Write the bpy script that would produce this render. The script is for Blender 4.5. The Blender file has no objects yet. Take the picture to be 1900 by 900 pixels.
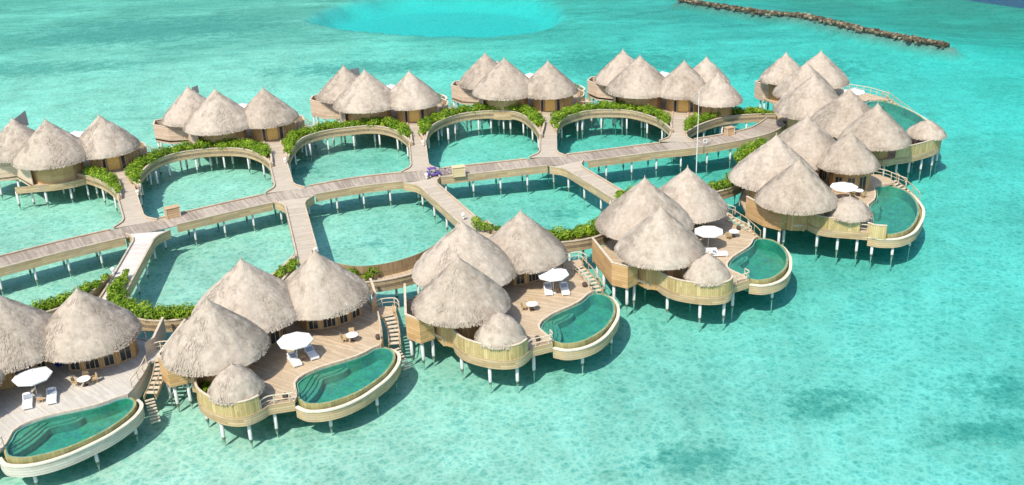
import bpy, math, random
import numpy as np
from mathutils import Vector, Matrix, noise as mnoise
from math import sin, cos, pi, radians, hypot, atan2
random.seed(7)
scene = bpy.context.scene
COL = scene.collection
DECK = 2.65            # height of every deck above the water
ZA = 11.15             # apex of the tallest roofs

# ------------------------------------------------------------------ camera
PITCH, ROLL, FPX, CX = 0.415423592, -0.0398410795, 1920.32, 955.95
CAM_H = 52.12
f_ = Vector((0, cos(PITCH), -sin(PITCH))); r_ = Vector((1, 0, 0)); u_ = r_.cross(f_)
r2 = cos(ROLL) * r_ + sin(ROLL) * u_
u2 = -sin(ROLL) * r_ + cos(ROLL) * u_
cam = bpy.data.cameras.new('camera')
cam_o = bpy.data.objects.new('camera', cam); COL.objects.link(cam_o)
m = Matrix.Identity(4)
for i in range(3):
    m[i][0] = r2[i]; m[i][1] = u2[i]; m[i][2] = -f_[i]
m[2][3] = CAM_H
cam_o.matrix_world = m
cam.sensor_width = 36; cam.lens = FPX / 1900 * 36
cam.shift_x = -(CX - 950) / 1900
cam.clip_start = 1; cam.clip_end = 12000
scene.camera = cam_o

# ------------------------------------------------------------------ light
SUN_EL, SUN_AZ = 53, 60          # the sun stands behind the camera to the left; light travels towards azimuth 60
world = bpy.data.worlds.new('World'); scene.world = world; world.use_nodes = True
wn = world.node_tree; bg = wn.nodes['Background']
sky = wn.nodes.new('ShaderNodeTexSky'); sky.sky_type = 'NISHITA'; sky.sun_disc = False
d_ = Vector((-cos(radians(SUN_AZ)) * cos(radians(SUN_EL)), -sin(radians(SUN_AZ)) * cos(radians(SUN_EL)), sin(radians(SUN_EL))))
sky.sun_elevation = radians(SUN_EL); sky.sun_rotation = atan2(d_.x, d_.y)
wn.links.new(sky.outputs[0], bg.inputs[0]); bg.inputs[1].default_value = 0.15
sun = bpy.data.lights.new('sun', 'SUN'); sun.energy = 3.1; sun.angle = radians(0.5); sun.color = (1, 0.94, 0.85)
sun_o = bpy.data.objects.new('sun', sun); COL.objects.link(sun_o)
sun_o.rotation_euler = d_.to_track_quat('Z', 'Y').to_euler()
scene.view_settings.view_transform = 'Standard'; scene.view_settings.look = 'None'
scene.view_settings.gamma = 1; scene.view_settings.use_curve_mapping = False
scene.view_settings.exposure = 0.58
scene.render.engine = 'CYCLES'
scene.cycles.use_denoising = True
scene.cycles.max_bounces = 8; scene.cycles.transparent_max_bounces = 16
scene.cycles.caustics_reflective = False; scene.cycles.caustics_refractive = False

# ------------------------------------------------------------------ materials
class N:
    def __init__(s, name):
        s.m = bpy.data.materials.new(name); s.m.use_nodes = True
        s.t = s.m.node_tree; s.b = s.t.nodes['Principled BSDF']; s.out = s.t.nodes['Material Output']
    def n(s, typ, **k):
        x = s.t.nodes.new('ShaderNode' + typ)
        for a, v in k.items(): setattr(x, a, v)
        return x
    def l(s, a, b): s.t.links.new(a, b)
    def coord(s, kind='Object'):
        return s.n('TexCoord').outputs[kind]
    def pos(s): return s.n('NewGeometry').outputs['Position']
    def math(s, op, a, b=None, c=None):
        x = s.n('Math', operation=op)
        for i, v in enumerate((a, b, c)):
            if v is None: continue
            if isinstance(v, (int, float)): x.inputs[i].default_value = v
            else: s.l(v, x.inputs[i])
        return x.outputs[0]
    def noise(s, vec, scale, detail=4, rough=.6, dist=0):
        x = s.n('TexNoise'); s.l(vec, x.inputs['Vector'])
        x.inputs['Scale'].default_value = scale; x.inputs['Detail'].default_value = detail
        x.inputs['Roughness'].default_value = rough; x.inputs['Distortion'].default_value = dist
        return x.outputs['Fac']
    def ramp(s, fac, stops):
        x = s.n('ValToRGB'); s.l(fac, x.inputs[0]); e = x.color_ramp.elements
        while len(e) < len(stops): e.new(0.5)
        for i, (p, c) in enumerate(stops):
            e[i].position = p
            e[i].color = (c, c, c, 1) if isinstance(c, (int, float)) else (*c, 1)
        return x.outputs[0]
    def mix(s, fac, a, b, mode='MIX'):
        x = s.n('Mix', data_type='RGBA', blend_type=mode)
        for sock, v in ((x.inputs[0], fac), (x.inputs[6], a), (x.inputs[7], b)):
            if isinstance(v, (int, float)): sock.default_value = v
            elif isinstance(v, tuple): sock.default_value = (*v, 1)
            else: s.l(v, sock)
        return x.outputs[2]
    def smap(s, vec, sc):
        x = s.n('Mapping'); s.l(vec, x.inputs[0]); x.inputs['Scale'].default_value = sc
        return x.outputs[0]
    def bump(s, h, dist, strength=.6):
        x = s.n('Bump'); s.l(h, x.inputs['Height']); x.inputs['Distance'].default_value = dist
        x.inputs['Strength'].default_value = strength
        return x.outputs[0]
    def color(s, c, rough=.8, spec=.25):
        if isinstance(c, tuple): s.b.inputs['Base Color'].default_value = (*c, 1)
        else: s.l(c, s.b.inputs['Base Color'])
        s.b.inputs['Roughness'].default_value = rough
        s.b.inputs['Specular IOR Level'].default_value = spec
        return s.m

def plain(name, c, rough=.6, var=.18, scale=3.0, spec=.3):
    k = N(name); f = k.noise(k.coord(), scale, 4)
    lo = tuple(x * (1 - var) for x in c); hi = tuple(min(1, x * (1 + var)) for x in c)
    return k.color(k.ramp(f, [(.3, lo), (.7, hi)]), rough, spec)

def boards(name, c1, c2, width, axis, gap=.06, gapdark=.45, seg=0, rough=.75, segamt=.35, stain=None):
    """boards told apart by tone; axis 0: boards follow each other along u, 1: along v of the mesh's metre UVs"""
    k = N(name); uv = k.coord('UV')
    sp = k.n('SeparateXYZ'); k.l(uv, sp.inputs[0])
    a = sp.outputs[axis]; o = sp.outputs[1 - axis]
    q = k.math('DIVIDE', a, width); cell = k.math('FLOOR', q); fr = k.math('FRACT', q)
    cb = k.n('CombineXYZ'); k.l(cell, cb.inputs[0])
    k.l(k.math('FLOOR', k.math('DIVIDE', k.math('ADD', o, k.math('MULTIPLY', cell, 1.7)), 3.1)), cb.inputs[1])
    wnz = k.n('TexWhiteNoise', noise_dimensions='2D'); k.l(cb.outputs[0], wnz.inputs['Vector'])
    nz = k.noise(k.coord(), 1.3, 5, .65)
    fac = k.math('ADD', k.math('MULTIPLY', wnz.outputs['Value'], .55), k.math('MULTIPLY', k.math('SUBTRACT', nz, .25), .8))
    if seg:
        c3 = k.n('CombineXYZ'); k.l(k.math('FLOOR', k.math('DIVIDE', a, seg)), c3.inputs[0])
        w2 = k.n('TexWhiteNoise', noise_dimensions='2D'); k.l(c3.outputs[0], w2.inputs['Vector'])
        fac = k.math('ADD', fac, k.math('MULTIPLY', k.math('SUBTRACT', w2.outputs['Value'], .5), segamt))
    col = k.ramp(fac, [(.1, c1), (.9, c2)])
    fine = k.noise(k.smap(k.coord(), (1, 1, 1)), 9, 3)
    col = k.mix(.35, col, k.ramp(fine, [(.3, .75), (.7, 1.0)]), 'MULTIPLY')
    g = k.math('LESS_THAN', fr, gap)
    dark = tuple(x * gapdark for x in c1)
    col = k.mix(g, col, dark)
    if stain:
        sz = k.noise(k.coord(), .5, 4, .6); sm = k.ramp(sz, [(.5, 0.), (.68, 1.)])
        col = k.mix(k.math('MULTIPLY', sm, stain[1]), col, stain[0])
    b = k.bump(k.math('SUBTRACT', fine, g), .02, .5); k.l(b, k.b.inputs['Normal'])
    return k.color(col, rough, .2)

def thatch_mat(name, lo, mid, hi):
    k = N(name); at = k.n('Attribute', attribute_name='straw'); oc = k.coord()
    oi = k.n('ObjectInfo').outputs['Random']
    ad = k.n('VectorMath', operation='ADD'); k.l(oc, ad.inputs[0])
    cb = k.n('CombineXYZ'); k.l(k.math('MULTIPLY', oi, 40), cb.inputs[0]); k.l(cb.outputs[0], ad.inputs[1])
    big = k.noise(ad.outputs[0], .55, 3, .6); fine = k.noise(ad.outputs[0], 7.5, 5, .8)
    f = k.math('ADD', k.math('MULTIPLY', big, .35), k.math('ADD', k.math('MULTIPLY', fine, .45), k.math('MULTIPLY', k.noise(ad.outputs[0], 2.2, 3, .6), .32)))
    f = k.math('ADD', f, k.math('ADD', k.math('MULTIPLY', k.math('SUBTRACT', at.outputs['Fac'], .5), .16), k.math('MULTIPLY', k.math('SUBTRACT', oi, .5), .12)))
    col = k.ramp(f, [(.28, lo), (.55, mid), (.82, hi)])
    b = k.bump(fine, .10, .5); k.l(b, k.b.inputs['Normal'])
    return k.color(col, .95, .08)

def leaf_mat(name, lo, mid, hi):
    k = N(name); at = k.n('Attribute', attribute_name='straw')
    big = k.noise(k.pos(), .8, 3, .6)
    f = k.math('ADD', k.math('MULTIPLY', at.outputs['Fac'], .7), k.math('MULTIPLY', big, .4))
    m_ = k.color(k.ramp(f, [(.2, lo), (.55, mid), (.95, hi)]), .5, .3)
    tr = k.n('BsdfTranslucent'); k.l(k.ramp(f, [(.2, lo), (.95, hi)]), tr.inputs[0])
    mx = k.n('MixShader'); mx.inputs[0].default_value = .3
    k.l(k.b.outputs[0], mx.inputs[1]); k.l(tr.outputs[0], mx.inputs[2]); k.l(mx.outputs[0], k.out.inputs[0])
    return m_

M = {}
M['thatch'] = thatch_mat('thatch', (.26, .21, .152), (.445, .37, .288), (.60, .515, .412))
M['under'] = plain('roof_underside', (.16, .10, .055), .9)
M['deck'] = boards('deck_boards', (.47, .35, .215), (.70, .555, .385), .16, 0, .10, .6, 0, .8)
M['deck_grey'] = boards('weathered_deck_boards', (.52, .47, .39), (.70, .65, .56), .16, 0, .10, .7, 0, .8)
M['walk'] = boards('boardwalk_planks', (.31, .25, .19), (.54, .45, .35), .22, 0, .10, .6, 2.3, .85, .5)
M['jetty'] = boards('jetty_planks', (.47, .39, .285), (.63, .535, .415), .22, 0, .10, .65, 1.9, .85, .25)
M['jetty_pale'] = boards('pale_jetty_planks', (.60, .53, .45), (.78, .71, .62), .22, 0, .08, .75, 1.9, .85, .2)
M['kerb'] = plain('kerb_timber', (.53, .43, .31), .8, .18, 1.2)
M['fascia'] = boards('fascia_boards', (.43, .295, .155), (.66, .49, .285), .24, 1, .10, .5, 0, .8, .3, ((.36, .31, .24), .5))
M['fascia_grey'] = boards('weathered_fascia', (.50, .44, .35), (.70, .64, .54), .24, 1, .10, .6, 0, .8)
M['hexwall'] = boards('bay_wall_boards', (.52, .31, .13), (.72, .47, .23), .28, 1, .09, .55, 0, .7)
M['hexwall_pink'] = boards('back_bay_wall_boards', (.58, .42, .29), (.80, .61, .44), .28, 1, .09, .6, 0, .7)
M['hutfence'] = boards('bamboo_fence', (.42, .30, .12), (.68, .52, .26), .2, 0, .08, .55, 1.1, .75, .5, ((.33, .26, .08), .35))
M['wall'] = boards('villa_wall_boards', (.46, .27, .11), (.72, .46, .21), .4, 0, .06, .5, 0, .6)
M['door'] = plain('door_wood', (.86, .54, .16), .5, .15, 4)
M['frame'] = plain('window_frame_wood', (.50, .33, .17), .5)
M['fence_brown'] = boards('brown_screen', (.26, .18, .09), (.42, .30, .17), .18, 0, .1, .5, 1.8, .8, .4)
M['coping'] = plain('pool_coping', (.72, .63, .50), .6, .12, 1.5)
M['rail'] = plain('rail_timber', (.64, .53, .39), .7)
M['cushion_grey'] = plain('cushion_grey', (.30, .33, .38), .9)
M['fabric'] = plain('white_fabric', (.84, .82, .78), .9, .03, 1.0)
M['white_paint'] = plain('white_paint', (.80, .79, .76), .5, .05)
M['dark_wood'] = plain('dark_wood', (.09, .065, .05), .7)
M['wicker'] = plain('wicker', (.52, .38, .20), .8, .3, 20)
M['blue'] = plain('blue_glaze', (.02, .04, .24), .35)
M['purple'] = plain('purple_paint', (.15, .08, .30), .4, .06)
M['rubber'] = plain('rubber', (.02, .02, .02), .7)
M['metal'] = plain('metal', (.45, .46, .46), .4)
M['orange'] = plain('orange_plastic', (.75, .20, .05), .5)
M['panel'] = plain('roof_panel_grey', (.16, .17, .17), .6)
M['crate'] = boards('crate_slats', (.48, .30, .15), (.66, .46, .27), .3, 1, .12, .45)
M['crate_pale'] = boards('pale_crate_slats', (.66, .50, .26), (.80, .64, .38), .3, 1, .1, .6)
M['leaf'] = leaf_mat('leaf', (.05, .12, .008), (.20, .34, .015), (.46, .60, .05))
M['rock'] = N('rock'); _k = M['rock']; M['rock'] = _k.color(_k.ramp(_k.n('Attribute', attribute_name='straw').outputs['Fac'], [(0., (.045, .038, .024)), (.6, (.15, .12, .075)), (1., (.34, .28, .18))]), .9, .2)

def pile_mat():
    k = N('pile_concrete'); sp = k.n('SeparateXYZ'); k.l(k.pos(), sp.inputs[0])
    nz = k.noise(k.pos(), 3, 4)
    z = k.math('ADD', sp.outputs[2], k.math('MULTIPLY', k.math('SUBTRACT', nz, .5), .5))
    col = k.ramp(k.math('ADD', k.math('MULTIPLY', z, .5), .5), [(.08, (.62, .57, .45)), (.30, (.42, .41, .31)), (.42, (.15, .16, .11)), (.49, (.16, .17, .12)), (.54, (.62, .61, .57))])
    return k.color(col, .8, .2)
M['pile'] = pile_mat()

def pool_floor():
    k = N('pool_mosaic'); v = k.n('TexVoronoi'); v.inputs['Scale'].default_value = 3.5
    k.l(k.coord(), v.inputs['Vector'])
    nz = k.noise(k.coord(), .7, 4)
    c = k.mix(.25, k.ramp(nz, [(.3, (.10, .27, .20)), (.7, (.15, .39, .29))]), v.outputs['Color'], 'SOFT_LIGHT')
    return k.color(c, .5, .3)
M['pool_floor'] = pool_floor()
M['pool_step'] = plain('pool_step_mosaic', (.18, .32, .23), .6, .2, 2)
M['pool_lip'] = boards('pool_lip_mosaic', (.24, .23, .09), (.46, .40, .18), .35, 0, .05, .7, 0, .5)

def glass_dark():
    k = N('window_pane'); k.color((.035, .045, .05), .08, .6); return k.m
M['pane'] = glass_dark()

def pool_water():
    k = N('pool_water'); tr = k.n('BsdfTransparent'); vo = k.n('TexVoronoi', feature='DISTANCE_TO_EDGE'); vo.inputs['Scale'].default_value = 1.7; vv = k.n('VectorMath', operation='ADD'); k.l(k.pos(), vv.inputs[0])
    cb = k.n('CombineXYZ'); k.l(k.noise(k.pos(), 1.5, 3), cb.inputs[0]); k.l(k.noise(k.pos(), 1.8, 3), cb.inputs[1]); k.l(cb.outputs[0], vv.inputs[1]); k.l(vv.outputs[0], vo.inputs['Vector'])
    k.l(k.ramp(vo.outputs['Distance'], [(0., (.50, .92, .86)), (.12, (.43, .84, .77)), (.4, (.38, .77, .70))]), tr.inputs[0])  # bright caustic lines painted into the pool water's transparency colour
    gl = k.n('BsdfGlossy'); gl.inputs['Roughness'].default_value = .15
    nz = k.noise(k.pos(), 2.2, 3); b = k.bump(nz, .03, .5); k.l(b, gl.inputs['Normal'])
    fr = k.n('Fresnel'); fr.inputs[0].default_value = 1.33; k.l(b, fr.inputs['Normal'])
    mx = k.n('MixShader'); k.l(k.math('MULTIPLY', fr.outputs[0], .12), mx.inputs[0]); k.l(tr.outputs[0], mx.inputs[1]); k.l(gl.outputs[0], mx.inputs[2])
    k.l(mx.outputs[0], k.out.inputs[0]); return k.m
M['pool_water'] = pool_water()

# ------------------------------------------------------------------ mesh helpers
def unit2(a, b):
    d = hypot(b[0] - a[0], b[1] - a[1]) or 1e-9
    return ((b[0] - a[0]) / d, (b[1] - a[1]) / d)

def offset(pl, dist, closed=False):
    """polyline moved to its left by dist (a number or one per point)"""
    n = len(pl); out = []
    for i, p in enumerate(pl):
        if closed: a, b = pl[i - 1], pl[(i + 1) % n]
        else: a, b = pl[max(0, i - 1)], pl[min(n - 1, i + 1)]
        if closed or 0 < i < n - 1:
            u = unit2(a, p); v = unit2(p, b); nx, ny = -(u[1] + v[1]), u[0] + v[0]
            l = hypot(nx, ny) or 1e-9; nx /= l; ny /= l
            c = max(.5, nx * -u[1] + ny * u[0]); nx /= c; ny /= c
        else:
            u = unit2(a, b); nx, ny = -u[1], u[0]
        d = dist[i] if hasattr(dist, '__len__') else dist
        out.append((p[0] + nx * d, p[1] + ny * d))
    return out

def smooth(pl, n=4, closed=False):
    """Catmull-Rom"""
    out = []; m_ = len(pl); rng = range(m_ if closed else m_ - 1)
    for i in rng:
        if closed: P = [pl[(i + j) % m_] for j in (-1, 0, 1, 2)]
        else: P = [pl[max(0, min(m_ - 1, i + j))] for j in (-1, 0, 1, 2)]
        for s in range(n):
            t = s / n; o = []
            for a in range(len(P[0])):
                p0, p1, p2, p3 = (q[a] for q in P)
                o.append(.5 * (2 * p1 + (p2 - p0) * t + (2 * p0 - 5 * p1 + 4 * p2 - p3) * t * t + (3 * p1 - p0 - 3 * p2 + p3) * t ** 3))
            out.append(tuple(o))
    if not closed: out.append(tuple(pl[-1]))
    return out

def length(pl): return sum(hypot(b[0] - a[0], b[1] - a[1]) for a, b in zip(pl[:-1], pl[1:]))
def walk(pl, step, start=0.):
    """points every step metres with their direction"""
    out = []; s = start; acc = 0
    for a, b in zip(pl[:-1], pl[1:]):
        L = hypot(b[0] - a[0], b[1] - a[1])
        while s <= acc + L and L > 0:
            t = (s - acc) / L; out.append(((a[0] + t * (b[0] - a[0]), a[1] + t * (b[1] - a[1])), unit2(a, b))); s += step
        acc += L
    return out

class MB:
    def __init__(s): s.v = []; s.f = []; s.uv = []; s.at = []; s.mi = []
    def add(s, vs, fs, uvs=None, at=None, mi=0):
        o = len(s.v); s.v += [tuple(p) for p in vs]
        for k, f in enumerate(fs):
            s.f.append([i + o for i in f])
            if uvs is not None: s.uv.append(uvs[k])
            else:
                P = [vs[i] for i in f]; n = (Vector(P[1]) - Vector(P[0])).cross(Vector(P[-1]) - Vector(P[0]))
                if abs(n.z) >= max(abs(n.x), abs(n.y)): s.uv.append([(p[0], p[1]) for p in P])
                elif abs(n.x) > abs(n.y): s.uv.append([(p[1], p[2]) for p in P])
                else: s.uv.append([(p[0], p[2]) for p in P])
            s.at.append(.5 if at is None else at[k] if hasattr(at, '__len__') else at)
            s.mi.append(mi)
    def box(s, c, size, rz=0, tilt=0, mi=0):
        """box by centre and size, turned by rz; tilt lifts its +y end"""
        R = Matrix.Rotation(rz, 3, 'Z') @ Matrix.Rotation(tilt, 3, 'X'); hx, hy, hz = (q / 2 for q in size)
        P = [Vector(c) + R @ Vector((x * hx, y * hy, z * hz)) for z in (-1, 1) for y in (-1, 1) for x in (-1, 1)]
        F = [(0, 2, 3, 1), (4, 5, 7, 6), (0, 1, 5, 4), (2, 6, 7, 3), (0, 4, 6, 2), (1, 3, 7, 5)]
        X, Y, Z = size
        uv = [[(0, 0), (0, Y), (X, Y), (X, 0)], [(0, 0), (X, 0), (X, Y), (0, Y)], [(0, 0), (X, 0), (X, Z), (0, Z)],
              [(0, 0), (0, Z), (X, Z), (X, 0)], [(0, 0), (0, Z), (Y, Z), (Y, 0)], [(0, 0), (Y, 0), (Y, Z), (0, Z)]]
        s.add(P, F, uv, mi=mi)
    def prism(s, poly, z0, z1, bottom=True, rot=0):
        n = len(poly); V = [(p[0], p[1], z0) for p in poly] + [(p[0], p[1], z1) for p in poly]
        F = [list(range(n, 2 * n))]; c, q = cos(rot), sin(rot)
        U = [[(p[0] * c + p[1] * q, -p[0] * q + p[1] * c) for p in poly]]
        if bottom: F.append(list(range(n - 1, -1, -1))); U.append([(p[0], p[1]) for p in reversed(poly)])
        acc = 0
        for i in range(n):
            j = (i + 1) % n; L = hypot(poly[j][0] - poly[i][0], poly[j][1] - poly[i][1])
            F.append((i, j, n + j, n + i)); U.append([(acc, z0), (acc + L, z0), (acc + L, z1), (acc, z1)]); acc += L
        s.add(V, F, U)
    def wall(s, pl, z0, z1, th, closed=False):
        """upright wall along a polyline, th to its left; z0 and z1 may be lists"""
        n = len(pl); q = offset(pl, th, closed)
        Z0 = z0 if hasattr(z0, '__len__') else [z0] * n; Z1 = z1 if hasattr(z1, '__len__') else [z1] * n
        V = [(p[0], p[1], z) for p, z in zip(pl, Z0)] + [(p[0], p[1], z) for p, z in zip(pl, Z1)] + \
            [(p[0], p[1], z) for p, z in zip(q, Z0)] + [(p[0], p[1], z) for p, z in zip(q, Z1)]
        F = []; U = []; acc = 0
        for i in range(n if closed else n - 1):
            j = (i + 1) % n; L = hypot(pl[j][0] - pl[i][0], pl[j][1] - pl[i][1]); a, b = acc, acc + L
            F += [(i, j, n + j, n + i), (2 * n + j, 2 * n + i, 3 * n + i, 3 * n + j), (n + i, n + j, 3 * n + j, 3 * n + i), (j, i, 2 * n + i, 2 * n + j)]
            U += [[(a, Z0[i]), (b, Z0[j]), (b, Z1[j]), (a, Z1[i])], [(b, Z0[j]), (a, Z0[i]), (a, Z1[i]), (b, Z1[j])],
                  [(a, 0), (b, 0), (b, th), (a, th)], [(b, 0), (a, 0), (a, th), (b, th)]]
            acc = b
        if not closed:
            e = n - 1
            F += [(0, n, 3 * n, 2 * n), (e, 2 * n + e, 3 * n + e, n + e)]; U += [[(0, 0), (0, 1), (th, 1), (th, 0)]] * 2
        s.add(V, F, U)
    def ribbon(s, A, B, z0, z1):
        """slab between two polylines of equal count, u runs along it"""
        n = len(A); V = [(p[0], p[1], z1) for p in A] + [(p[0], p[1], z1) for p in B] + [(p[0], p[1], z0) for p in A] + [(p[0], p[1], z0) for p in B]
        F = []; U = []; acc = 0
        for i in range(n - 1):
            L = .5 * (hypot(A[i + 1][0] - A[i][0], A[i + 1][1] - A[i][1]) + hypot(B[i + 1][0] - B[i][0], B[i + 1][1] - B[i][1]))
            w = hypot(A[i][0] - B[i][0], A[i][1] - B[i][1]); a, b = acc, acc + L
            F += [(i, n + i, n + i + 1, i + 1), (2 * n + i, 2 * n + i + 1, 3 * n + i + 1, 3 * n + i), (i, i + 1, 2 * n + i + 1, 2 * n + i), (n + i, 3 * n + i, 3 * n + i + 1, n + i + 1)]
            U += [[(a, 0), (a, w), (b, w), (b, 0)], [(a, 0), (b, 0), (b, w), (a, w)], [(a, z1), (b, z1), (b, z0), (a, z0)], [(a, z1), (a, z0), (b, z0), (b, z1)]]
            acc = b
        e = n - 1
        F += [(0, 2 * n, 3 * n, n), (e, n + e, 3 * n + e, 2 * n + e)]; U += [[(0, 0)] * 4] * 2
        s.add(V, F, U)
    def tube(s, pts, r, n=6, cap=True):
        R = r if hasattr(r, '__len__') else [r] * len(pts); V = []; F = []
        for i, p in enumerate(pts):
            a = Vector(pts[max(0, i - 1)]); b = Vector(pts[min(len(pts) - 1, i + 1)]); d = (b - a).normalized()
            up = Vector((0, 0, 1)) if abs(d.z) < .9 else Vector((1, 0, 0)); x = d.cross(up).normalized(); y = d.cross(x)
            for k in range(n): V.append(Vector(p) + R[i] * (cos(2 * pi * k / n) * x + sin(2 * pi * k / n) * y))
        for i in range(len(pts) - 1):
            for k in range(n): F.append((i * n + k, i * n + (k + 1) % n, (i + 1) * n + (k + 1) % n, (i + 1) * n + k))
        if cap: F += [list(range(n - 1, -1, -1)), list(range((len(pts) - 1) * n, len(pts) * n))]
        s.add(V, F)
    def lathe(s, prof, n=16, c=(0, 0, 0)):
        V = []; F = []
        for r, z in prof:
            for k in range(n): V.append((c[0] + r * cos(2 * pi * k / n), c[1] + r * sin(2 * pi * k / n), c[2] + z))
        for i in range(len(prof) - 1):
            for k in range(n): F.append((i * n + k, i * n + (k + 1) % n, (i + 1) * n + (k + 1) % n, (i + 1) * n + k))
        F += [list(range(n - 1, -1, -1)), list(range((len(prof) - 1) * n, len(prof) * n))]
        s.add(V, F)
    def blob(s, c, r, seed=0, sub=2, squash=(1, 1, 1), at=.5):
        V = []; F = []; nu, nv = 8, 5
        for j in range(nv + 1):
            for i in range(nu):
                th = pi * j / nv; ph = 2 * pi * i / nu
                d = Vector((sin(th) * cos(ph), sin(th) * sin(ph), cos(th)))
                k = r * (.75 + .6 * (mnoise.noise(d * 1.7 + Vector((seed * 3.1, seed, 0))) + .3))
                V.append((c[0] + d.x * k * squash[0], c[1] + d.y * k * squash[1], c[2] + d.z * k * squash[2]))
        for j in range(nv):
            for i in range(nu): F.append((j * nu + i, j * nu + (i + 1) % nu, (j + 1) * nu + (i + 1) % nu, (j + 1) * nu + i))
        s.add(V, F, at=at)
    def mesh(s, name, mats, shade=False):
        me = bpy.data.meshes.new(name); me.from_pydata(s.v, [], s.f)
        ul = me.uv_layers.new(name='UVMap'); flat = [c for u in s.uv for q in u for c in q]
        ul.data.foreach_set('uv', flat)
        a = me.attributes.new('straw', 'FLOAT', 'FACE'); a.data.foreach_set('value', s.at)
        for x in (mats if isinstance(mats, (list, tuple)) else [mats]): me.materials.append(x)
        me.polygons.foreach_set('material_index', s.mi)
        if shade: me.polygons.foreach_set('use_smooth', [True] * len(s.f))
        me.update(); return me
    def build(s, name, mats, parent=None, shade=False, loc=None, rz=0):
        return link(name, s.mesh(name, mats, shade), parent, loc, rz)

def link(name, me, parent=None, loc=None, rz=0):
    o = bpy.data.objects.new(name, me); COL.objects.link(o)
    if parent is not None: o.parent = parent
    if loc is not None: o.location = loc
    o.rotation_euler = (0, 0, rz); return o

def tag(o, label=None, cat=None, group=None, kind=None):
    if label: o['label'] = label
    if cat: o['category'] = cat
    if group: o['group'] = group
    if kind: o['kind'] = kind
    return o

def empty(name, loc, rz=0):
    o = bpy.data.objects.new(name, None); COL.objects.link(o); o.location = loc; o.rotation_euler = (0, 0, rz)
    o.empty_display_size = .3; return o

def copy_tree(o, parent=None):
    c = o.copy(); COL.objects.link(c)
    if parent is not None: c.parent = parent
    for ch in list(o.children): copy_tree(ch, c)
    return c

# ------------------------------------------------------------------ water and seabed
def sst(a, b, x):
    t = np.clip((x - a) / (b - a), 0, 1); return t * t * (3 - 2 * t)
DEEP = smooth([(-50, 272), (-47.5, 264), (-40, 257), (-31.6, 252.4), (-22, 247.5), (-10.3, 245), (2.5, 246.2), (8, 250), (12.1, 258), (13.5, 268), (12, 280), (5, 292), (-20, 300), (-42, 290)], 3, True)
def inside_dist(X, Y, poly):
    P = np.array(poly); Q = np.roll(P, -1, 0); best = np.full(X.shape, 1e9); ins = np.zeros(X.shape, bool)
    for a, b in zip(P, Q):
        d = b - a; t = np.clip(((X - a[0]) * d[0] + (Y - a[1]) * d[1]) / (d @ d), 0, 1)
        best = np.minimum(best, np.hypot(X - a[0] - t * d[0], Y - a[1] - t * d[1]))
        c = ((a[1] > Y) != (b[1] > Y)) & (X < d[0] * (Y - a[1]) / (d[1] if d[1] else 1e-9) + a[0]); ins ^= c
    return np.where(ins, best, -best)
ROCKS = [(45.5, 269.5), (47.8, 266.7), (60.3, 251.7), (65.8, 247.4), (71.1, 243.2), (78.9, 228.1), (86.4, 216.1), (90.9, 210.3)]
def line_dist(X, Y, pl):
    best = np.full(X.shape, 1e9)
    for a, b in zip(np.array(pl[:-1]), np.array(pl[1:])):
        d = b - a; t = np.clip(((X - a[0]) * d[0] + (Y - a[1]) * d[1]) / (d @ d), 0, 1)
        best = np.minimum(best, np.hypot(X - a[0] - t * d[0], Y - a[1] - t * d[1]))
    return best
def depth(X, Y):
    d = .95 + 1.25 * sst(-45, 50, X + .15 * (Y - 130)) + .9 * sst(60, 120, X)
    d = d + 4.4 * sst(-1.5, 3.0, inside_dist(X, Y, DEEP) + .5 * np.sin(X * .17 + Y * .6))
    s = ((X - 47.8) * 57 + (Y - 266.7) * 43) / np.hypot(57, 43)          # beyond the breakwater
    out = ((X - 47.8) * 56.4 + (Y - 266.7) * 43.1) / 71
    d = d + 3.5 * sst(2, 45, out) + 11 * sst(70, 108, out - .05 * (Y - 240))
    return np.minimum(d, .5 + .9 * np.maximum(0, line_dist(X, Y, ROCKS) - 1.2))
xs = np.concatenate([np.linspace(-3000, -220, 14), np.linspace(-200, 200, 201), np.linspace(220, 3000, 14)])
ys = np.concatenate([np.linspace(-3000, 30, 10), np.linspace(40, 420, 191), np.linspace(440, 6000, 20)])
X, Y = np.meshgrid(xs, ys); Zs = -depth(X, Y)
sb = MB(); nx = len(xs)
sb.v = [tuple(p) for p in np.stack([X.ravel(), Y.ravel(), Zs.ravel()], 1).tolist()]
for j in range(len(ys) - 1):
    for i in range(nx - 1):
        a = j * nx + i; sb.f.append([a, a + 1, a + nx + 1, a + nx]); sb.uv.append([(0, 0)] * 4); sb.at.append(.5); sb.mi.append(0)
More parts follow.
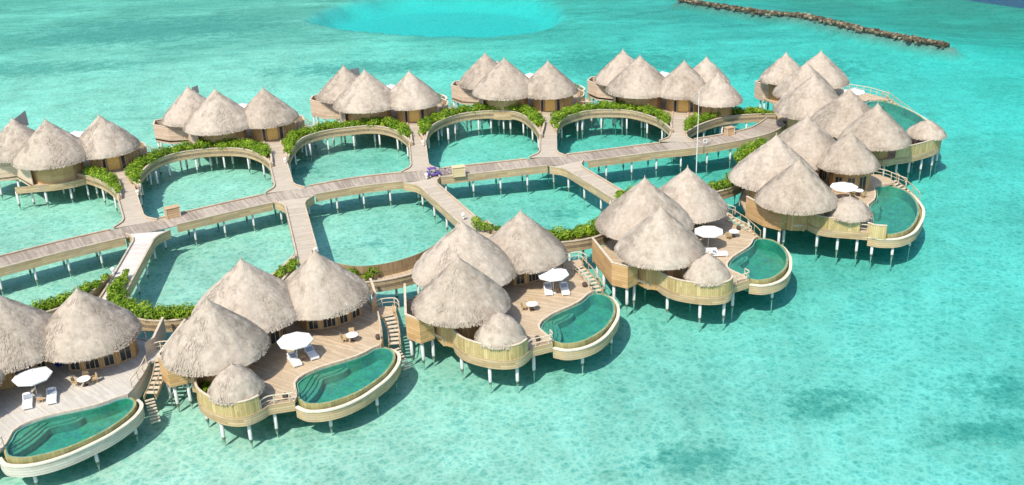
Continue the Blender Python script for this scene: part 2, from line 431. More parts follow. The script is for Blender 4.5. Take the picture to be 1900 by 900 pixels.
def seabed_mat():
    k = N('sea_sand'); p = k.pos(); sp = k.n('SeparateXYZ'); k.l(p, sp.inputs[0])
    n1 = k.noise(k.smap(p, (1, 1.0, 1)), .045, 5, .62); n2 = k.noise(p, .35, 5, .7); n3 = k.noise(k.smap(p, (1, 2.2, 1)), .02, 4, .6)
    sand = k.ramp(k.math('ADD', k.math('MULTIPLY', n1, .55), k.math('MULTIPLY', n2, .45)), [(.34, (.50, .48, .41)), (.50, (.69, .65, .57)), (.64, (.83, .79, .71))])
    # weed: far bands of seagrass plus scattered patches
    far = k.n('MapRange', interpolation_type='SMOOTHSTEP'); k.l(k.math('ADD', sp.outputs[1], k.math('MULTIPLY', k.math('SUBTRACT', n1, .5), 60)), far.inputs[0])
    far.inputs[1].default_value = 205; far.inputs[2].default_value = 258
    streak = k.noise(k.smap(p, (.5, 1.6, 1)), .09, 6, .72)
    w = k.math('ADD', k.math('MULTIPLY', far.outputs[0], .20), k.math('ADD', k.math('MULTIPLY', n3, .45), k.math('MULTIPLY', streak, .5)))
    weed = k.ramp(w, [(.53, 0.), (.70, 1.)])
    col = k.mix(k.math('MULTIPLY', weed, .8), sand, (.22, .36, .31))
    co = k.ramp(k.noise(k.smap(p, (.55, 1.7, 1)), .16, 6, .75), [(.52, 0.), (.66, 1.)])
    col = k.mix(k.math('MULTIPLY', k.math('MULTIPLY', co, far.outputs[0]), .7), col, (.12, .25, .21))
    sm = k.ramp(k.noise(p, .16, 5, .75), [(.60, 0.), (.72, 1.)])
    col = k.mix(k.math('MULTIPLY', sm, .5), col, (.20, .26, .17))
    west = k.n('MapRange', interpolation_type='SMOOTHSTEP'); k.l(sp.outputs[0], west.inputs[0]); west.inputs[1].default_value = -70; west.inputs[2].default_value = 60
    col = k.mix(1., col, k.ramp(west.outputs[0], [(0., (1., .95, .83)), (.5, (.95, .92, .83)), (1., (.85, .86, .83))]), 'MULTIPLY')
    col = k.mix(k.n('Attribute', attribute_name='hole').outputs['Fac'], col, (.60, .66, .66))
    col = k.mix(k.math('MULTIPLY', k.n('Attribute', attribute_name='reef').outputs['Fac'], k.ramp(n2, [(.3, .5), (.7, 1.)])), col, (.20, .19, .13))
    wd = k.math('ADD', k.n('Attribute', attribute_name='weedy').outputs['Fac'], k.math('MULTIPLY', k.math('SUBTRACT', k.noise(p, .55, 6, .8), .5), 2.4))
    col = k.mix(k.math('MULTIPLY', k.ramp(wd, [(.44, 0.), (.86, 1.)]), .66), col, (.07, .26, .21))
    # abyss
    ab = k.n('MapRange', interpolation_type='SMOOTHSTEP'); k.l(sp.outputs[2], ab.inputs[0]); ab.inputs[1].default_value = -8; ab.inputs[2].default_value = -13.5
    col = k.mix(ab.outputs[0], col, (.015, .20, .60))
    return k.color(col, .95, .05)
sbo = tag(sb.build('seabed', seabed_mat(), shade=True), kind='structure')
_a = sbo.data.attributes.new('hole', 'FLOAT', 'POINT'); _a.data.foreach_set('value', sst(-3, 3, inside_dist(X, Y, DEEP)).ravel().astype(float).tolist())
SPOTS = [(29.7, 83.1, 5, 3), (26.5, 81, 4, 2.5), (14.8, 74, 6, 3.5), (45.8, 84, 6, 4), (41.7, 77, 7, 3), (-18.5, 121.9, 2.6, 2), (27, 237, 4, 3), (-90, 262, 50, 22), (-30, 215, 30, 9), (22, 215, 26, 16), (-110, 225, 35, 10), (60, 205, 20, 12), (-33, 151, 5, 3), (7, 131, 4, 2)]
_w = np.zeros(X.shape)
for x, y, a, b in SPOTS: _w = np.maximum(_w, .95 * np.exp(-(((X - x) / a) ** 2 + ((Y - y) / b) ** 2)))
_a = sbo.data.attributes.new('weedy', 'FLOAT', 'POINT'); _a.data.foreach_set('value', _w.ravel().astype(float).tolist())
_a = sbo.data.attributes.new('reef', 'FLOAT', 'POINT'); _a.data.foreach_set('value', (1 - sst(1.5, 4, line_dist(X, Y, ROCKS))).ravel().astype(float).tolist())

def water_mats():
    k = N('lagoon_water'); p = k.pos()
    # painted caustics: wave-focused light drawn as a net in the surface's transparency colour
    def caustic_net(scale, dist, seed):
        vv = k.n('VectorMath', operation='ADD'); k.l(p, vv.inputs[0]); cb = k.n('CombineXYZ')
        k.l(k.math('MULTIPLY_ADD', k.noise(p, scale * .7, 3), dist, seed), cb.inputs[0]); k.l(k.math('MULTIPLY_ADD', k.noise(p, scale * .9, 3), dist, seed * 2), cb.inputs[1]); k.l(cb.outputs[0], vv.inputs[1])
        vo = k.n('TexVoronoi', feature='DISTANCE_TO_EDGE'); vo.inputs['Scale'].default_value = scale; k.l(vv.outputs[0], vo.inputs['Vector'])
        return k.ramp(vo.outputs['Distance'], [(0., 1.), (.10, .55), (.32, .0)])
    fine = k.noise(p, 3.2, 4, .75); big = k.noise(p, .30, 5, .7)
    fac = k.math('ADD', k.math('MULTIPLY', k.math('ADD', caustic_net(1.0, .6, 3.3), k.math('MULTIPLY', caustic_net(2.1, .35, 9.1), .9)), .36), k.math('ADD', k.math('MULTIPLY', big, .55), k.math('MULTIPLY', fine, .35)))
    caustic_tint = k.ramp(fac, [(.36, (.46, .66, .66)), (.62, (.66, .82, .82)), (.80, (.88, .95, .95)), (.98, (1., 1., 1.))])
    tr = k.n('BsdfTransparent'); k.l(caustic_tint, tr.inputs[0])
    gl = k.n('BsdfGlossy'); gl.inputs['Roughness'].default_value = .12
    w = k.math('ADD', k.math('MULTIPLY', k.noise(k.smap(p, (1, 1.6, 1)), 1.1, 5, .65), .7), k.math('MULTIPLY', k.noise(p, .25, 3), .8))
    b = k.bump(w, .25, .6); k.l(b, gl.inputs['Normal'])
    fr = k.n('Fresnel'); fr.inputs[0].default_value = 1.33; k.l(b, fr.inputs['Normal'])
    mx = k.n('MixShader'); k.l(k.math('MULTIPLY', fr.outputs[0], .3), mx.inputs[0]); k.l(tr.outputs[0], mx.inputs[1]); k.l(gl.outputs[0], mx.inputs[2])
    k.l(mx.outputs[0], k.out.inputs['Surface'])
    va = k.n('VolumeAbsorption'); va.inputs['Color'].default_value = (.10, .96, .945, 1); va.inputs['Density'].default_value = WATER_K
    k.l(va.outputs[0], k.out.inputs['Volume'])
    return k.m
WATER_K = .225
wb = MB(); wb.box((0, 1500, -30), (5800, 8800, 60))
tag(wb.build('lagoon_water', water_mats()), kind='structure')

# ------------------------------------------------------------------ thatched roofs
def roof_mesh(name, R, D, seed, tufts=4200, dome=False):
    """origin at the centre of the eave circle; apex at z = D"""
    rnd = random.Random(seed); b = MB()
    P = [(.0, 0), (.02, .022), (.06, .07), (.12, .128), (.2, .203), (.32, .31), (.45, .425), (.58, .543), (.7, .655), (.8, .755), (.88, .84), (.94, .912), (.98, .972), (1., 1.03)]
    if dome: P = [(.0, 0), (.03, .02), (.08, .05), (.16, .10), (.28, .175), (.4, .26), (.52, .36), (.64, .475), (.75, .60), (.84, .72), (.91, .83), (.96, .925), (.99, .98), (1., 1.05)]
    def prof(t):      # t = r/R -> drop
        for (a, c), (e, g) in zip(P[:-1], P[1:]):
            if t <= e: return c + (g - c) * (t - a) / (e - a)
        return P[-1][1]
    n = 84; rings = 30; V = []; F = []
    for i in range(rings + 1):
        t = i / rings
        for k in range(n):
            a = 2 * pi * k / n; r = R * t; z = D * (1 - prof(t))
            w = mnoise.noise(Vector((cos(a) * r * 1.1 + seed * 9, sin(a) * r * 1.1, z * 1.1))) * .12 + mnoise.noise(Vector((cos(a) * r * 3 + seed, sin(a) * r * 3, z * 3))) * .05
            lob = 1 + .018 * sin(3 * a + seed) + .012 * sin(7 * a + seed * 2)
            w *= min(1, t * 6)
            V.append(((r * lob + w * .6) * cos(a), (r * lob + w * .6) * sin(a), z + w * .7))
    for i in range(rings):
        for k in range(n): F.append((i * n + k, (i + 1) * n + k, (i + 1) * n + (k + 1) % n, i * n + (k + 1) % n))
    b.add(V, F, at=[.5 + .25 * (rnd.random() - .5) for _ in F])
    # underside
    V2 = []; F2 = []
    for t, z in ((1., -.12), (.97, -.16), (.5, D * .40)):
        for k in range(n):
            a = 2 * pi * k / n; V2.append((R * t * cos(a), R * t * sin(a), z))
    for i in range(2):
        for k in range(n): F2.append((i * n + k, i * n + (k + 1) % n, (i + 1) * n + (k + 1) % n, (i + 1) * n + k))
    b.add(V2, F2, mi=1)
    # straw tufts lying down the slope, and a ragged fringe
    for q in range(tufts):
        t = math.sqrt(rnd.uniform(.0004, .985)); a = rnd.uniform(0, 2 * pi); L = rnd.uniform(.2, .45); w = rnd.uniform(.018, .045)
        r = R * t; z = D * (1 - prof(t)); t2 = min(1.02, t + L * .7 / R); rr = R * t2; z2 = D * (1 - prof(min(1, t2))) - (t2 - 1) * D * .8 * (t2 > 1)
        up = rnd.uniform(-.012, .016); da = w / max(r, .15); j = rnd.uniform(-.06, .06) / max(r, .3)
        pts = [(r * cos(a - da), r * sin(a - da), z + .02), (r * cos(a + da), r * sin(a + da), z + .02),
               (rr * cos(a + j + da * .6), rr * sin(a + j + da * .6), z2 + up), (rr * cos(a + j - da * .6), rr * sin(a + j - da * .6), z2 + up)]
        b.add(pts, [(0, 3, 2, 1)], at=.5 + (rnd.random() - .5) * .8)
    for q in range(int(R * 260)):
        a = rnd.uniform(0, 2 * pi); w = rnd.uniform(.03, .07) / R; L = rnd.uniform(.05, .16); r0 = R * rnd.uniform(.955, 1.01); z0 = D * (1 - prof(min(1, r0 / R))) + .02
        r1 = r0 + rnd.uniform(-.02, .16)
        pts = [(r0 * cos(a - w), r0 * sin(a - w), z0), (r0 * cos(a + w), r0 * sin(a + w), z0), (r1 * cos(a + w * .5), r1 * sin(a + w * .5), z0 - L), (r1 * cos(a - w * .5), r1 * sin(a - w * .5), z0 - L)]
        b.add(pts, [(0, 3, 2, 1)], at=rnd.random() * .8)
    # peak binding
    b.tube([(0, 0, D - .18), (0, 0, D + .28)], [.13, .02], 6)
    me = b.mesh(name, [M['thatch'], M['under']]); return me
ROOF = {'main': roof_mesh('roof', 4.85, 5.05, 1), 'mid': roof_mesh('roof', 5.55, 5.5, 2, 5200), 'side': roof_mesh('roof', 4.9, 5.0, 3), 'small': roof_mesh('roof', 4.0, 4.3, 4, 2000),
        'hut': roof_mesh('hut_roof', 2.42, 2.5, 5, 1500, True), 'dome': roof_mesh('hut_roof', 2.75, 2.1, 6, 1700, True)}
ROOF_H = {'main': 5.05, 'mid': 5.5, 'side': 5.0, 'small': 4.3, 'hut': 2.5}

pl_ = MB(); pl_.lathe([(.03, -4.2), (.05, -.8), (.13, -.3), (.165, -.05), (.165, 1.9)], 10); PILE = pl_.mesh('pile', M['pile'], True)
pl_ = MB(); pl_.lathe([(.03, -4.2), (.045, -.8), (.11, -.3), (.14, -.05), (.14, 1.75)], 8); PILE_THIN = pl_.mesh('pile', M['pile'], True)

pl_ = MB(); pl_.lathe([(.03, -4.2), (.05, -.8), (.13, -.3), (.165, -.05), (.165, .95)], 10); PILE_SHORT = pl_.mesh('pile', M['pile'], True)

def rail(b, pl, z, h=.95, step=1.3, r=.055, mid=True, zs=None):
    """posts, a top rail and a lower rail along a polyline"""
    n = len(pl); ZZ = zs or [z] * n
    P3 = [(p[0], p[1], q) for p, q in zip(pl, ZZ)]
    b.tube([(x, y, q + h) for x, y, q in P3], r * 1.15, 5)
    if mid: b.tube([(x, y, q + h * .5) for x, y, q in P3], r * .6, 4)
    acc = 0; L = length(pl); k = max(1, round(L / step))
    for s in range(k + 1):
        t = L * s / k; a = 0
        for (p, q) in zip(P3[:-1], P3[1:]):
            l = hypot(q[0] - p[0], q[1] - p[1])
            if t <= a + l + 1e-6:
                g = (t - a) / (l or 1); x, y, zz = (p[i] + g * (q[i] - p[i]) for i in range(3))
                b.tube([(x, y, zz - .05), (x, y, zz + h + .03)], r, 5); break
            a += l

def window(parent, p0, p1, z0, z1, out=1, kind='window', bars=1):
    """framed window or door set on a wall; the wall runs p0 -> p1 and faces its right"""
    u = unit2(p0, p1); nx, ny = (u[1] * out, -u[0] * out); rz = atan2(u[1], u[0]); L = hypot(p1[0] - p0[0], p1[1] - p0[1])
    c = ((p0[0] + p1[0]) / 2, (p0[1] + p1[1]) / 2); H = z1 - z0
    f = MB(); fw = .11
    def at(du, dn, z): return (c[0] + u[0] * du + nx * dn, c[1] + u[1] * du + ny * dn, z)
    for s in (-1, 1): f.box(at(s * (L / 2 - fw / 2), .03, z0 + H / 2), (fw, .12, H), rz)
    for z in (z0 + fw / 2, z1 - fw / 2): f.box(at(0, .032, z), (L - 2 * fw, .11, fw), rz)
    for i in range(bars): f.box(at(L * ((i + 1) / (bars + 1) - .5), .03, z0 + H / 2), (.06, .09, H - 2 * fw), rz)
    o = f.build(kind, M['frame'], parent)
    g = MB(); g.box(at(0, .012, z0 + H / 2), (L - 2 * fw - .004, .05, H - 2 * fw - .004), rz)
    if kind == 'door': g.build('door_leaf', M['door'], o)
    else: g.build('pane', M['pane'], o)
    return o

# ------------------------------------------------------------------ villas
def villa(S, mir=1):
    """builds one villa from its plan S (plan coordinates, y negative towards the sea); mir = -1 mirrors the plan"""
    root = empty('overwater_villa', (0, 0, 0))
    T = (lambda pl: [(p[0], p[1]) for p in pl]) if mir == 1 else (lambda pl: [(p[0], -p[1]) for p in reversed(pl)])
    P1 = lambda p: (p[0], mir * p[1])
    deckm = S.get('deck_mat', 'deck')
    b = MB(); b.prism(T(S['deck']), DECK - .28, DECK, rot=S.get('board', .9)); b.build('deck', M[deckm], root)
    # skirt: boards hung below the deck edge
    for i, (pl, z0, z1) in enumerate(S['skirts']):
        b = MB(); b.wall(T(smooth(pl, 3)), z0, z1, -.14 * mir if mir == 1 else .14, False); b.build('fascia', M['fascia'], root)
    for (x, y, za, kind) in S['cones']:
        h = ROOF_H[kind]; x, y = P1((x, y))
        link('roof', ROOF[kind], root, (x, y, za - h), random.uniform(0, 6.28))
    for W in S['walls']:
        pl = T(W['poly']); n = len(pl)
        b = MB(); b.prism(pl, DECK - W.get('below', .0) + .002, DECK + 2.85, False); w = b.build('wall', M[W.get('mat', 'wall')], root)
        for (p0, p1, z0, z1, kind, bars) in W.get('open', []):
            q0, q1 = P1(p0), P1(p1)
            window(w, q0, q1, DECK + z0, DECK + z1, mir, kind, bars)
    for pl, z0, z1, mt, nm in S.get('screens', []):
        pl = T(pl); b = MB(); b.wall(pl, z0, z1, -.12 if mir == 1 else .12); w = b.build(nm, M[mt], root)
        b = MB(); b.wall(offset(pl, .06 if mir == 1 else -.06), z1 + .003, z1 + .1, -.24 if mir == 1 else .24); b.build('cap', M['rail'], w)
    if 'hut' in S:
        x, y = P1(S['hut'])
        link('hut_roof', ROOF[S.get('hut_kind', 'hut')], root, (x, y, ZA - 4.47 - 2.5), random.uniform(0, 6.28))
        b = MB()
        for k in range(6):
            a = k * pi / 3 + .3; b.tube([(x + 1.7 * cos(a), y + 1.7 * sin(a), DECK), (x + 1.7 * cos(a), y + 1.7 * sin(a), DECK + 2.3)], .07, 6)
        b.build('hut_posts', M['frame'], root)
        b = MB(); b.lathe([(1.15, 0), (1.2, .28), (1.1, .4)], 18, (x + .2, y, DECK + .003)); b.build('daybed', M['cushion_grey'], root, True)
        b = MB(); b.wall(T(smooth(S['hut_fence'], 4)), DECK - .003, DECK + S.get('fence_h', 1.55), -.1 if mir == 1 else .1); w = b.build('hut_fence', M['hutfence'], root)
        b = MB(); b.wall(offset(T(smooth(S['hut_fence'], 4)), .05 if mir == 1 else -.05), DECK + S.get('fence_h', 1.55) + .003, DECK + S.get('fence_h', 1.55) + .08, -.2 if mir == 1 else .2); b.build('cap', M['rail'], w)
    # pool
    inner = T(smooth(S['pool'], 3, True))
    b = MB(); n = len(inner)
    b.prism(inner, DECK - 1.75, DECK - 1.45); b.wall(inner, DECK - 1.45, DECK - .16, -.12 if mir == 1 else .12, True)
    pb = b.build('pool_basin', M['pool_floor'], root)
    b = MB(); b.prism(inner, DECK - .22, DECK - .19, False); b.build('pool_water', M['pool_water'], root)
    b = MB()
    for k, (pl, z) in enumerate(S['pool_steps']): b.prism(T(smooth(pl, 3, True)), DECK - 1.4, DECK - z)
    b.build('pool_steps', M['pool_step'], root)
    b = MB(); b.wall(T(smooth(S['lip'], 4)), DECK - 1.0, DECK - .13, -.16 if mir == 1 else .16); b.build('pool_lip', M['pool_lip'], root)
    rim = T(smooth(S['rim'], 4))
    b = MB(); b.wall(rim, DECK - 1.62, DECK - .62, .22 if mir == 1 else -.22); b.build('pool_cladding', M['fascia'], root)
    b = MB(); b.wall(offset(rim, -.06 if mir == 1 else .06), DECK - .617, DECK - .5, .34 if mir == 1 else -.34); b.build('pool_rim', M['coping'], root)
    floor = T(smooth(S['lip'], 4)); 
    m_ = min(len(rim), len(floor))
    ra = [rim[round(i * (len(rim) - 1) / (m_ - 1))] for i in range(m_)]; fa = [floor[round(i * (len(floor) - 1) / (m_ - 1))] for i in range(m_)]
    b = MB(); b.ribbon(offset(ra, .25 if mir == 1 else -.25), offset(fa, -.03 if mir == 1 else .03), DECK - 1.05, DECK - .85); b.build('pool_gutter', M['pool_lip'], root)
    b = MB(); b.wall(T(smooth(S['edge'], 3)), DECK + .002, DECK + .06, .2 if mir == 1 else -.2); b.build('deck_coping', M['rail'], root)
    for pl in S['rails']:
        b = MB(); rail(b, T(smooth(pl, 3)), DECK); b.build('railing', M['rail'], root)
    # stairs down to the sea
    for si, st in enumerate(S['stairs']):
        b = MB(); path = T(st['path']); path = path if mir == 1 else path[::-1]
        path = smooth(path, 4); L = length(path); k = st['n']; pts = walk(path, L / k * .999)[:k]; zz = st['z']
        for i, (p, d) in enumerate(pts):
            z = zz[0] + (zz[1] - zz[0]) * (i + .5) / k
            b.box((p[0], p[1], z - .05), (st['w'], L / k * .62, .1), atan2(d[1], d[0]) - pi / 2)
        w = b.build('staircase', M['rail'], root)
        zs = [zz[0] + (zz[1] - zz[0]) * i / (len(path) - 1) for i in range(len(path))]
        if st.get('rail', True):
            for s in (-1, 1):
                c = MB(); o = offset(path, s * st['w'] / 2); c.wall(o, [z - .38 for z in zs], [z - .02 for z in zs], .09); rail(c, o, 0, .95, 1.2, .05, False, zs) if s == S.get('stair_rail', 1) * mir or st['n'] > 8 else None
                c.build('stringer', M['fascia'], w)
    for p in S['piles']:
        under = inside_dist(np.array([p[0]]), np.array([p[1]]), list(S['rim']) + list(S['edge'])[::-1])[0] > -.3
        p = P1(p); link('pile', PILE_SHORT if under else PILE, root, (p[0], p[1], 0))
    if S.get('shrub'):
        pass
    return root

F_DECK = [(-6.9, -5.6), (-6.6, -6.8), (-5.9, -7.6), (-6.25, -9), (-6.3, -10.3), (-6.0, -11.4), (-5.35, -12.7), (-4.5, -13.8), (-3.5, -14.5), (-2.5, -14.65), (-1.4, -14.2), (-.7, -13.75), (.2, -13.85), (1.55, -14.05),
          (1.95, -13.2), (2.1, -12.2), (2.2, -11.0), (2.6, -10.3), (3.3, -9.75), (4.8, -9.15), (6.2, -8.9), (7.4, -8.75), (8.6, -8.5), (9.6, -8.1), (10.4, -7.65), (11.1, -7.45), (11.6, -6.2), (12.0, -4.6), (12.3, -3.0), (12.5, -1.6), (14.5, -1.3), (14.9, 0.0), (13.6, .5), (12.5, .7), (12.3, 2.2), (10.8, 3.6), (8.5, 4.0), (6, 3.8), (3.6, 3.9), (1.5, 4.2), (-1, 4.0), (-3.2, 3.2), (-6, 2.2), (-9, -4), (-8.45, -5.7)]
def circ(x, y, r, n=16, a0=0): return [(x + r * cos(a0 + 2 * pi * i / n), y + r * sin(a0 + 2 * pi * i / n)) for i in range(n)]
F_FENCE = [(-5.9, -7.6), (-6.25, -9), (-6.3, -10.3), (-6.0, -11.4), (-5.35, -12.7), (-4.5, -13.8), (-3.5, -14.5), (-2.5, -14.65), (-1.5, -14.25)]
F_SPEC = dict(
    deck=F_DECK, board=.62,
    skirts=[([(-6.6, -6.8), (-5.9, -7.6), (-6.25, -9), (-6.3, -10.3), (-6.0, -11.4), (-5.35, -12.7), (-4.5, -13.8), (-3.5, -14.5), (-2.5, -14.65), (-1.4, -14.2), (-.7, -13.75), (.2, -13.85), (1.55, -14.05)], DECK - .9, DECK + .06),
            ([(12.5, .7), (12.3, 2.2), (10.8, 3.6), (8.5, 4.0), (6, 3.8), (3.6, 3.9), (1.5, 4.2), (-1, 4.0), (-3.2, 3.2), (-6, 2.2)], DECK - .9, DECK + .06),
            ([(11.1, -7.4), (11.6, -6.2), (12.0, -4.6), (12.3, -3.0), (12.5, -1.6)], DECK - 1.5, DECK + .05)],
    cones=[(-3.96, -6.2, ZA - .63, 'main'), (0, 0, ZA, 'mid'), (7.2, 0, ZA - .6, 'side')],
    walls=[dict(poly=circ(-3.96, -6.2, 2.75, 12, .2), below=.85, mat='wall', open=[((-1.6, -7.4), (-1.35, -5.6), .1, 2.3, 'window', 2)]),
           dict(poly=circ(0, 0, 3.3, 12, .26), open=[((.85, -3.2), (2.35, -2.35), .05, 2.3, 'window', 2), ((2.6, -2.1), (3.15, -.9), .05, 2.3, 'window', 1)]),
           dict(poly=[(5.2, -1.3), (6.6, -1.7), (8.3, -1.7), (9.6, -1.3), (11.2, -.3), (11.3, 1.0), (9.2, 1.9), (6, 1.9), (4.5, 1.2)],
                open=[((5.35, -1.345), (6.4, -1.645), .05, 2.2, 'window', 1), ((6.75, -1.7), (8.15, -1.7), .05, 2.2, 'window', 2), ((8.45, -1.655), (9.45, -1.345), .05, 2.2, 'window', 1), ((9.85, -1.145), (10.9, -.49), .05, 2.2, 'window', 1),
                      ((8.4, 1.9), (6.8, 1.9), .02, 2.25, 'door', 0)])],
    screens=[([(-6, 2.2), (-9, -4), (-8.45, -5.7), (-6.9, -5.6)], DECK - .55, DECK + 2.1, 'hexwall', 'bay_wall'),
             ([(12.2, -.5), (12.9, .6), (13.2, 3.0), (13.4, 4.8)], DECK - .6, DECK + 1.35, 'fascia', 'screen_wall')],
    hut=(-3.12, -12.2), hut_fence=F_FENCE,
    pool=[(10.5, -7.75), (11.4, -7.8), (11.95, -8.7), (11.85, -9.9), (11.2, -11.2), (10.0, -12.65), (8.6, -13.75), (7.2, -14.55), (5.8, -15.0), (4.3, -15.2), (3.2, -14.95), (2.4, -14.4), (2.0, -13.2), (2.2, -12.2), (2.3, -11.0), (2.7, -10.4), (3.4, -9.85), (4.8, -9.25), (6.2, -9.0), (7.4, -8.85), (8.7, -8.6), (9.7, -8.2)],
    pool_steps=[([(2.3, -13.6), (2.25, -11), (3.4, -9.9), (5.0, -9.3), (7.4, -8.95), (7.2, -9.5), (6.3, -9.85), (4.9, -10.1), (4.5, -11), (3.6, -12.6)], .75),
                ([(2.25, -13.2), (2.3, -11), (3.4, -9.9), (5.0, -9.35), (7.1, -9.05), (6.2, -9.6), (4.6, -10), (4.1, -11), (3.3, -12.3)], .6),
                ([(2.25, -12.8), (2.35, -11), (3.4, -9.95), (4.6, -9.5), (4.2, -10.1), (3.7, -11), (3.0, -12.1)], .45), ([(2.25, -12.4), (2.4, -11), (3.4, -10), (4.0, -9.75), (3.6, -10.4), (3.2, -11.1), (2.7, -12)], .31)],
    lip=[(2.05, -13.3), (2.4, -14.4), (3.2, -14.95), (4.3, -15.2), (5.8, -15.0), (7.2, -14.55), (8.6, -13.75), (10.0, -12.65), (11.2, -11.2), (11.85, -9.9), (11.95, -8.7), (11.4, -7.8)],
    rim=[(1.55, -14.15), (2.2, -15.2), (3.2, -15.75), (4.5, -15.95), (5.9, -15.75), (7.5, -15.1), (9.0, -14.1), (10.5, -12.9), (11.85, -11.2), (12.5, -9.8), (12.6, -8.6), (12.1, -7.6)],
    edge=[(1.55, -14.05), (1.95, -13.2), (2.1, -12.2), (2.2, -11.0), (2.6, -10.3), (3.3, -9.75), (4.8, -9.15), (6.2, -8.9), (7.4, -8.75), (8.6, -8.5), (9.6, -8.1), (10.4, -7.65), (11.1, -7.45)],
    rails=[[(-1.4, -14.2), (-.7, -13.75), (.2, -13.85), (1.55, -14.05), (1.9, -13.2)], [(12.35, -.2), (13.4, .4), (14.8, 0), (14.9, -1.2)], [(12.4, -2.2), (12.2, -3.6), (11.9, -5.0), (11.5, -6.4)]],
    stairs=[dict(path=[(13.6, -1.4), (13.5, -3.2), (13.2, -4.8), (12.8, -6.2)], z=(DECK, DECK - 1.15), w=1.15, n=8), dict(path=[(12.85, -6.6), (13.1, -7.5), (13.45, -8.8)], z=(DECK - 1.2, .05), w=.85, n=8, rail=False)],
    piles=[(-8.7, -3.9), (-8.2, -5.4), (-7.0, -5.3), (-7.4, -1), (-5.9, 1.6), (-5.9, -9.2), (-4.9, -12.9), (-2.7, -14.3), (-.3, -13.5), (-2.2, -9.2), (1, -9.5), (-3.9, -4), (-1.8, -2), (1, 3.6), (-2.3, 3.2), (4.5, 3.5), (8.4, 3.6), (11.8, 2.4), (12.6, -1.3), (14.3, -.6), (4, -5.5), (8, -5.5), (11.3, -5.2), (4.3, -15.2), (9, -13.6), (11.8, -10), (6.5, -10.5), (12.9, 4.4)])

def shifted(S, dy):
    """the back-row plan: terrace and pool lie further out to sea"""
    Q = dict(S); f = lambda pl: [(x, y + dy * min(1, max(0, (-y - 3.5) / 4))) for x, y in pl]
    for k in ('deck', 'pool', 'lip', 'rim', 'edge', 'piles', 'hut_fence'): Q[k] = f(S[k])
    Q['hut'] = f([S['hut']])[0]
    Q['pool_steps'] = [(f(p), z) for p, z in S['pool_steps']]; Q['rails'] = [f(p) for p in S['rails']]
    Q['skirts'] = [(f(p), a, b) for p, a, b in S['skirts']]
    Q['stairs'] = [dict(s, path=f(s['path'])) for s in S['stairs']]
    return Q
B_SPEC = shifted(F_SPEC, -3.8)
B_SPEC['screens'] = [([(-3.6, 2.6), (-5.2, -3.3), (-8.0, -3.9), (-10.2, -6.3), (-10.0, -8.8), (-7, -9.6)], DECK - .55, DECK + 2.2, 'hexwall_pink', 'bay_wall'),
                     ([(12.0, -5.5), (13.1, -3.4), (13.0, -1.2), (11.8, .3)], DECK - .6, DECK + 1.5, 'fascia', 'screen_wall')]
B_SPEC['deck'] = [(-3.6, 2.6), (-5.2, -3.3), (-8.0, -3.9), (-10.2, -6.3), (-10.0, -8.8), (-7, -9.6)] + [p for p in B_SPEC['deck'] if p[0] > -6.7 and not (p[0] < -2.5 and p[1] > -7)]
B_SPEC['piles'] = [p for p in B_SPEC['piles'] if p[0] > -6.5] + [(-5.3, -3.7), (-7.8, -4.2), (-9.9, -6.4), (-9.6, -8.6), (-4, 2)]
B_SPEC['walls'] = [F_SPEC['walls'][0], dict(poly=circ(0, 0, 3.75, 14, .1), mat='hexwall'),
                   dict(poly=[(5.2, -1.3), (8.3, -1.7), (11.2, -.3), (11.3, 1.0), (9.4, 2.7), (5.9, 2.7), (4.5, 1.2)], open=[((8.5, 2.7), (6.7, 2.7), .02, 2.3, 'door', 0), ((9.3, 2.7), (8.6, 2.7), .02, 2.3, 'window', 0), ((6.6, 2.7), (6.0, 2.7), .02, 2.3, 'window', 0)])]

F_POSES = [(-48.335, 86.358, .19782), (-26.652, 91.616, .36273), (-5.424, 98.949, .5458), (14.923, 109.725, .67546)]
B_POSES = [(-66.2, 142.98, .48616), (-45.276, 155.97, .2869), (-23.233, 164.39, .04613), (-.602, 168.6, -.10959), (21.572, 166.525, -.29211)]
F_LAB = ['thatched overwater villa at the lower left corner, its pool at the bottom left', 'thatched villa second along the front row, boomerang pool at the bottom, left of centre',
         'thatched villa in the middle of the front row, green kidney pool at bottom centre', 'thatched villa right of centre in the front row, parasol hiding its loungers']
B_LAB = ['thatched villa at the left end of the back row, cut by the left edge', 'thatched villa second from the left in the back row', 'thatched villa at the middle of the back row, dark panel behind its left peak',
         'thatched villa fourth from the left in the back row, above the purple buggy', 'thatched villa at the right end of the back row, five peaks beside the flagpole']
GV = 'thatched villas on stilts in the lagoon'
fproto = villa(F_SPEC, 1); FV = []
for i, (x, y, t) in enumerate(F_POSES):
    o = fproto if i == 0 else copy_tree(fproto)
    o.location = (x, y, 0); o.rotation_euler = (0, 0, t); tag(o, F_LAB[i], 'villa', GV); FV.append(o)
    for ch in o.children:
        if ch.name.startswith(('roof', 'hut_roof')): ch.rotation_euler.z = random.uniform(0, 6.28)
for ch in FV[0].children:                       # the lower left deck has weathered to grey
    if ch.name.split('.')[0] == 'deck':
        ch.data = ch.data.copy(); ch.data.materials[0] = M['deck_grey']
    if ch.name.split('.')[0] in ('fascia', 'pool_cladding', 'screen_wall'):
        ch.data = ch.data.copy(); ch.data.materials[0] = M['fascia_grey']
bproto = villa(B_SPEC, -1); BV = []
for i, (x, y, t) in enumerate(B_POSES):
    o = bproto if i == 0 else copy_tree(bproto)
    o.location = (x, y, 0); o.rotation_euler = (0, 0, t); tag(o, B_LAB[i], 'villa', GV); BV.append(o)
    for ch in o.children:
        if ch.name.startswith(('roof', 'hut_roof')): ch.rotation_euler.z = random.uniform(0, 6.28)
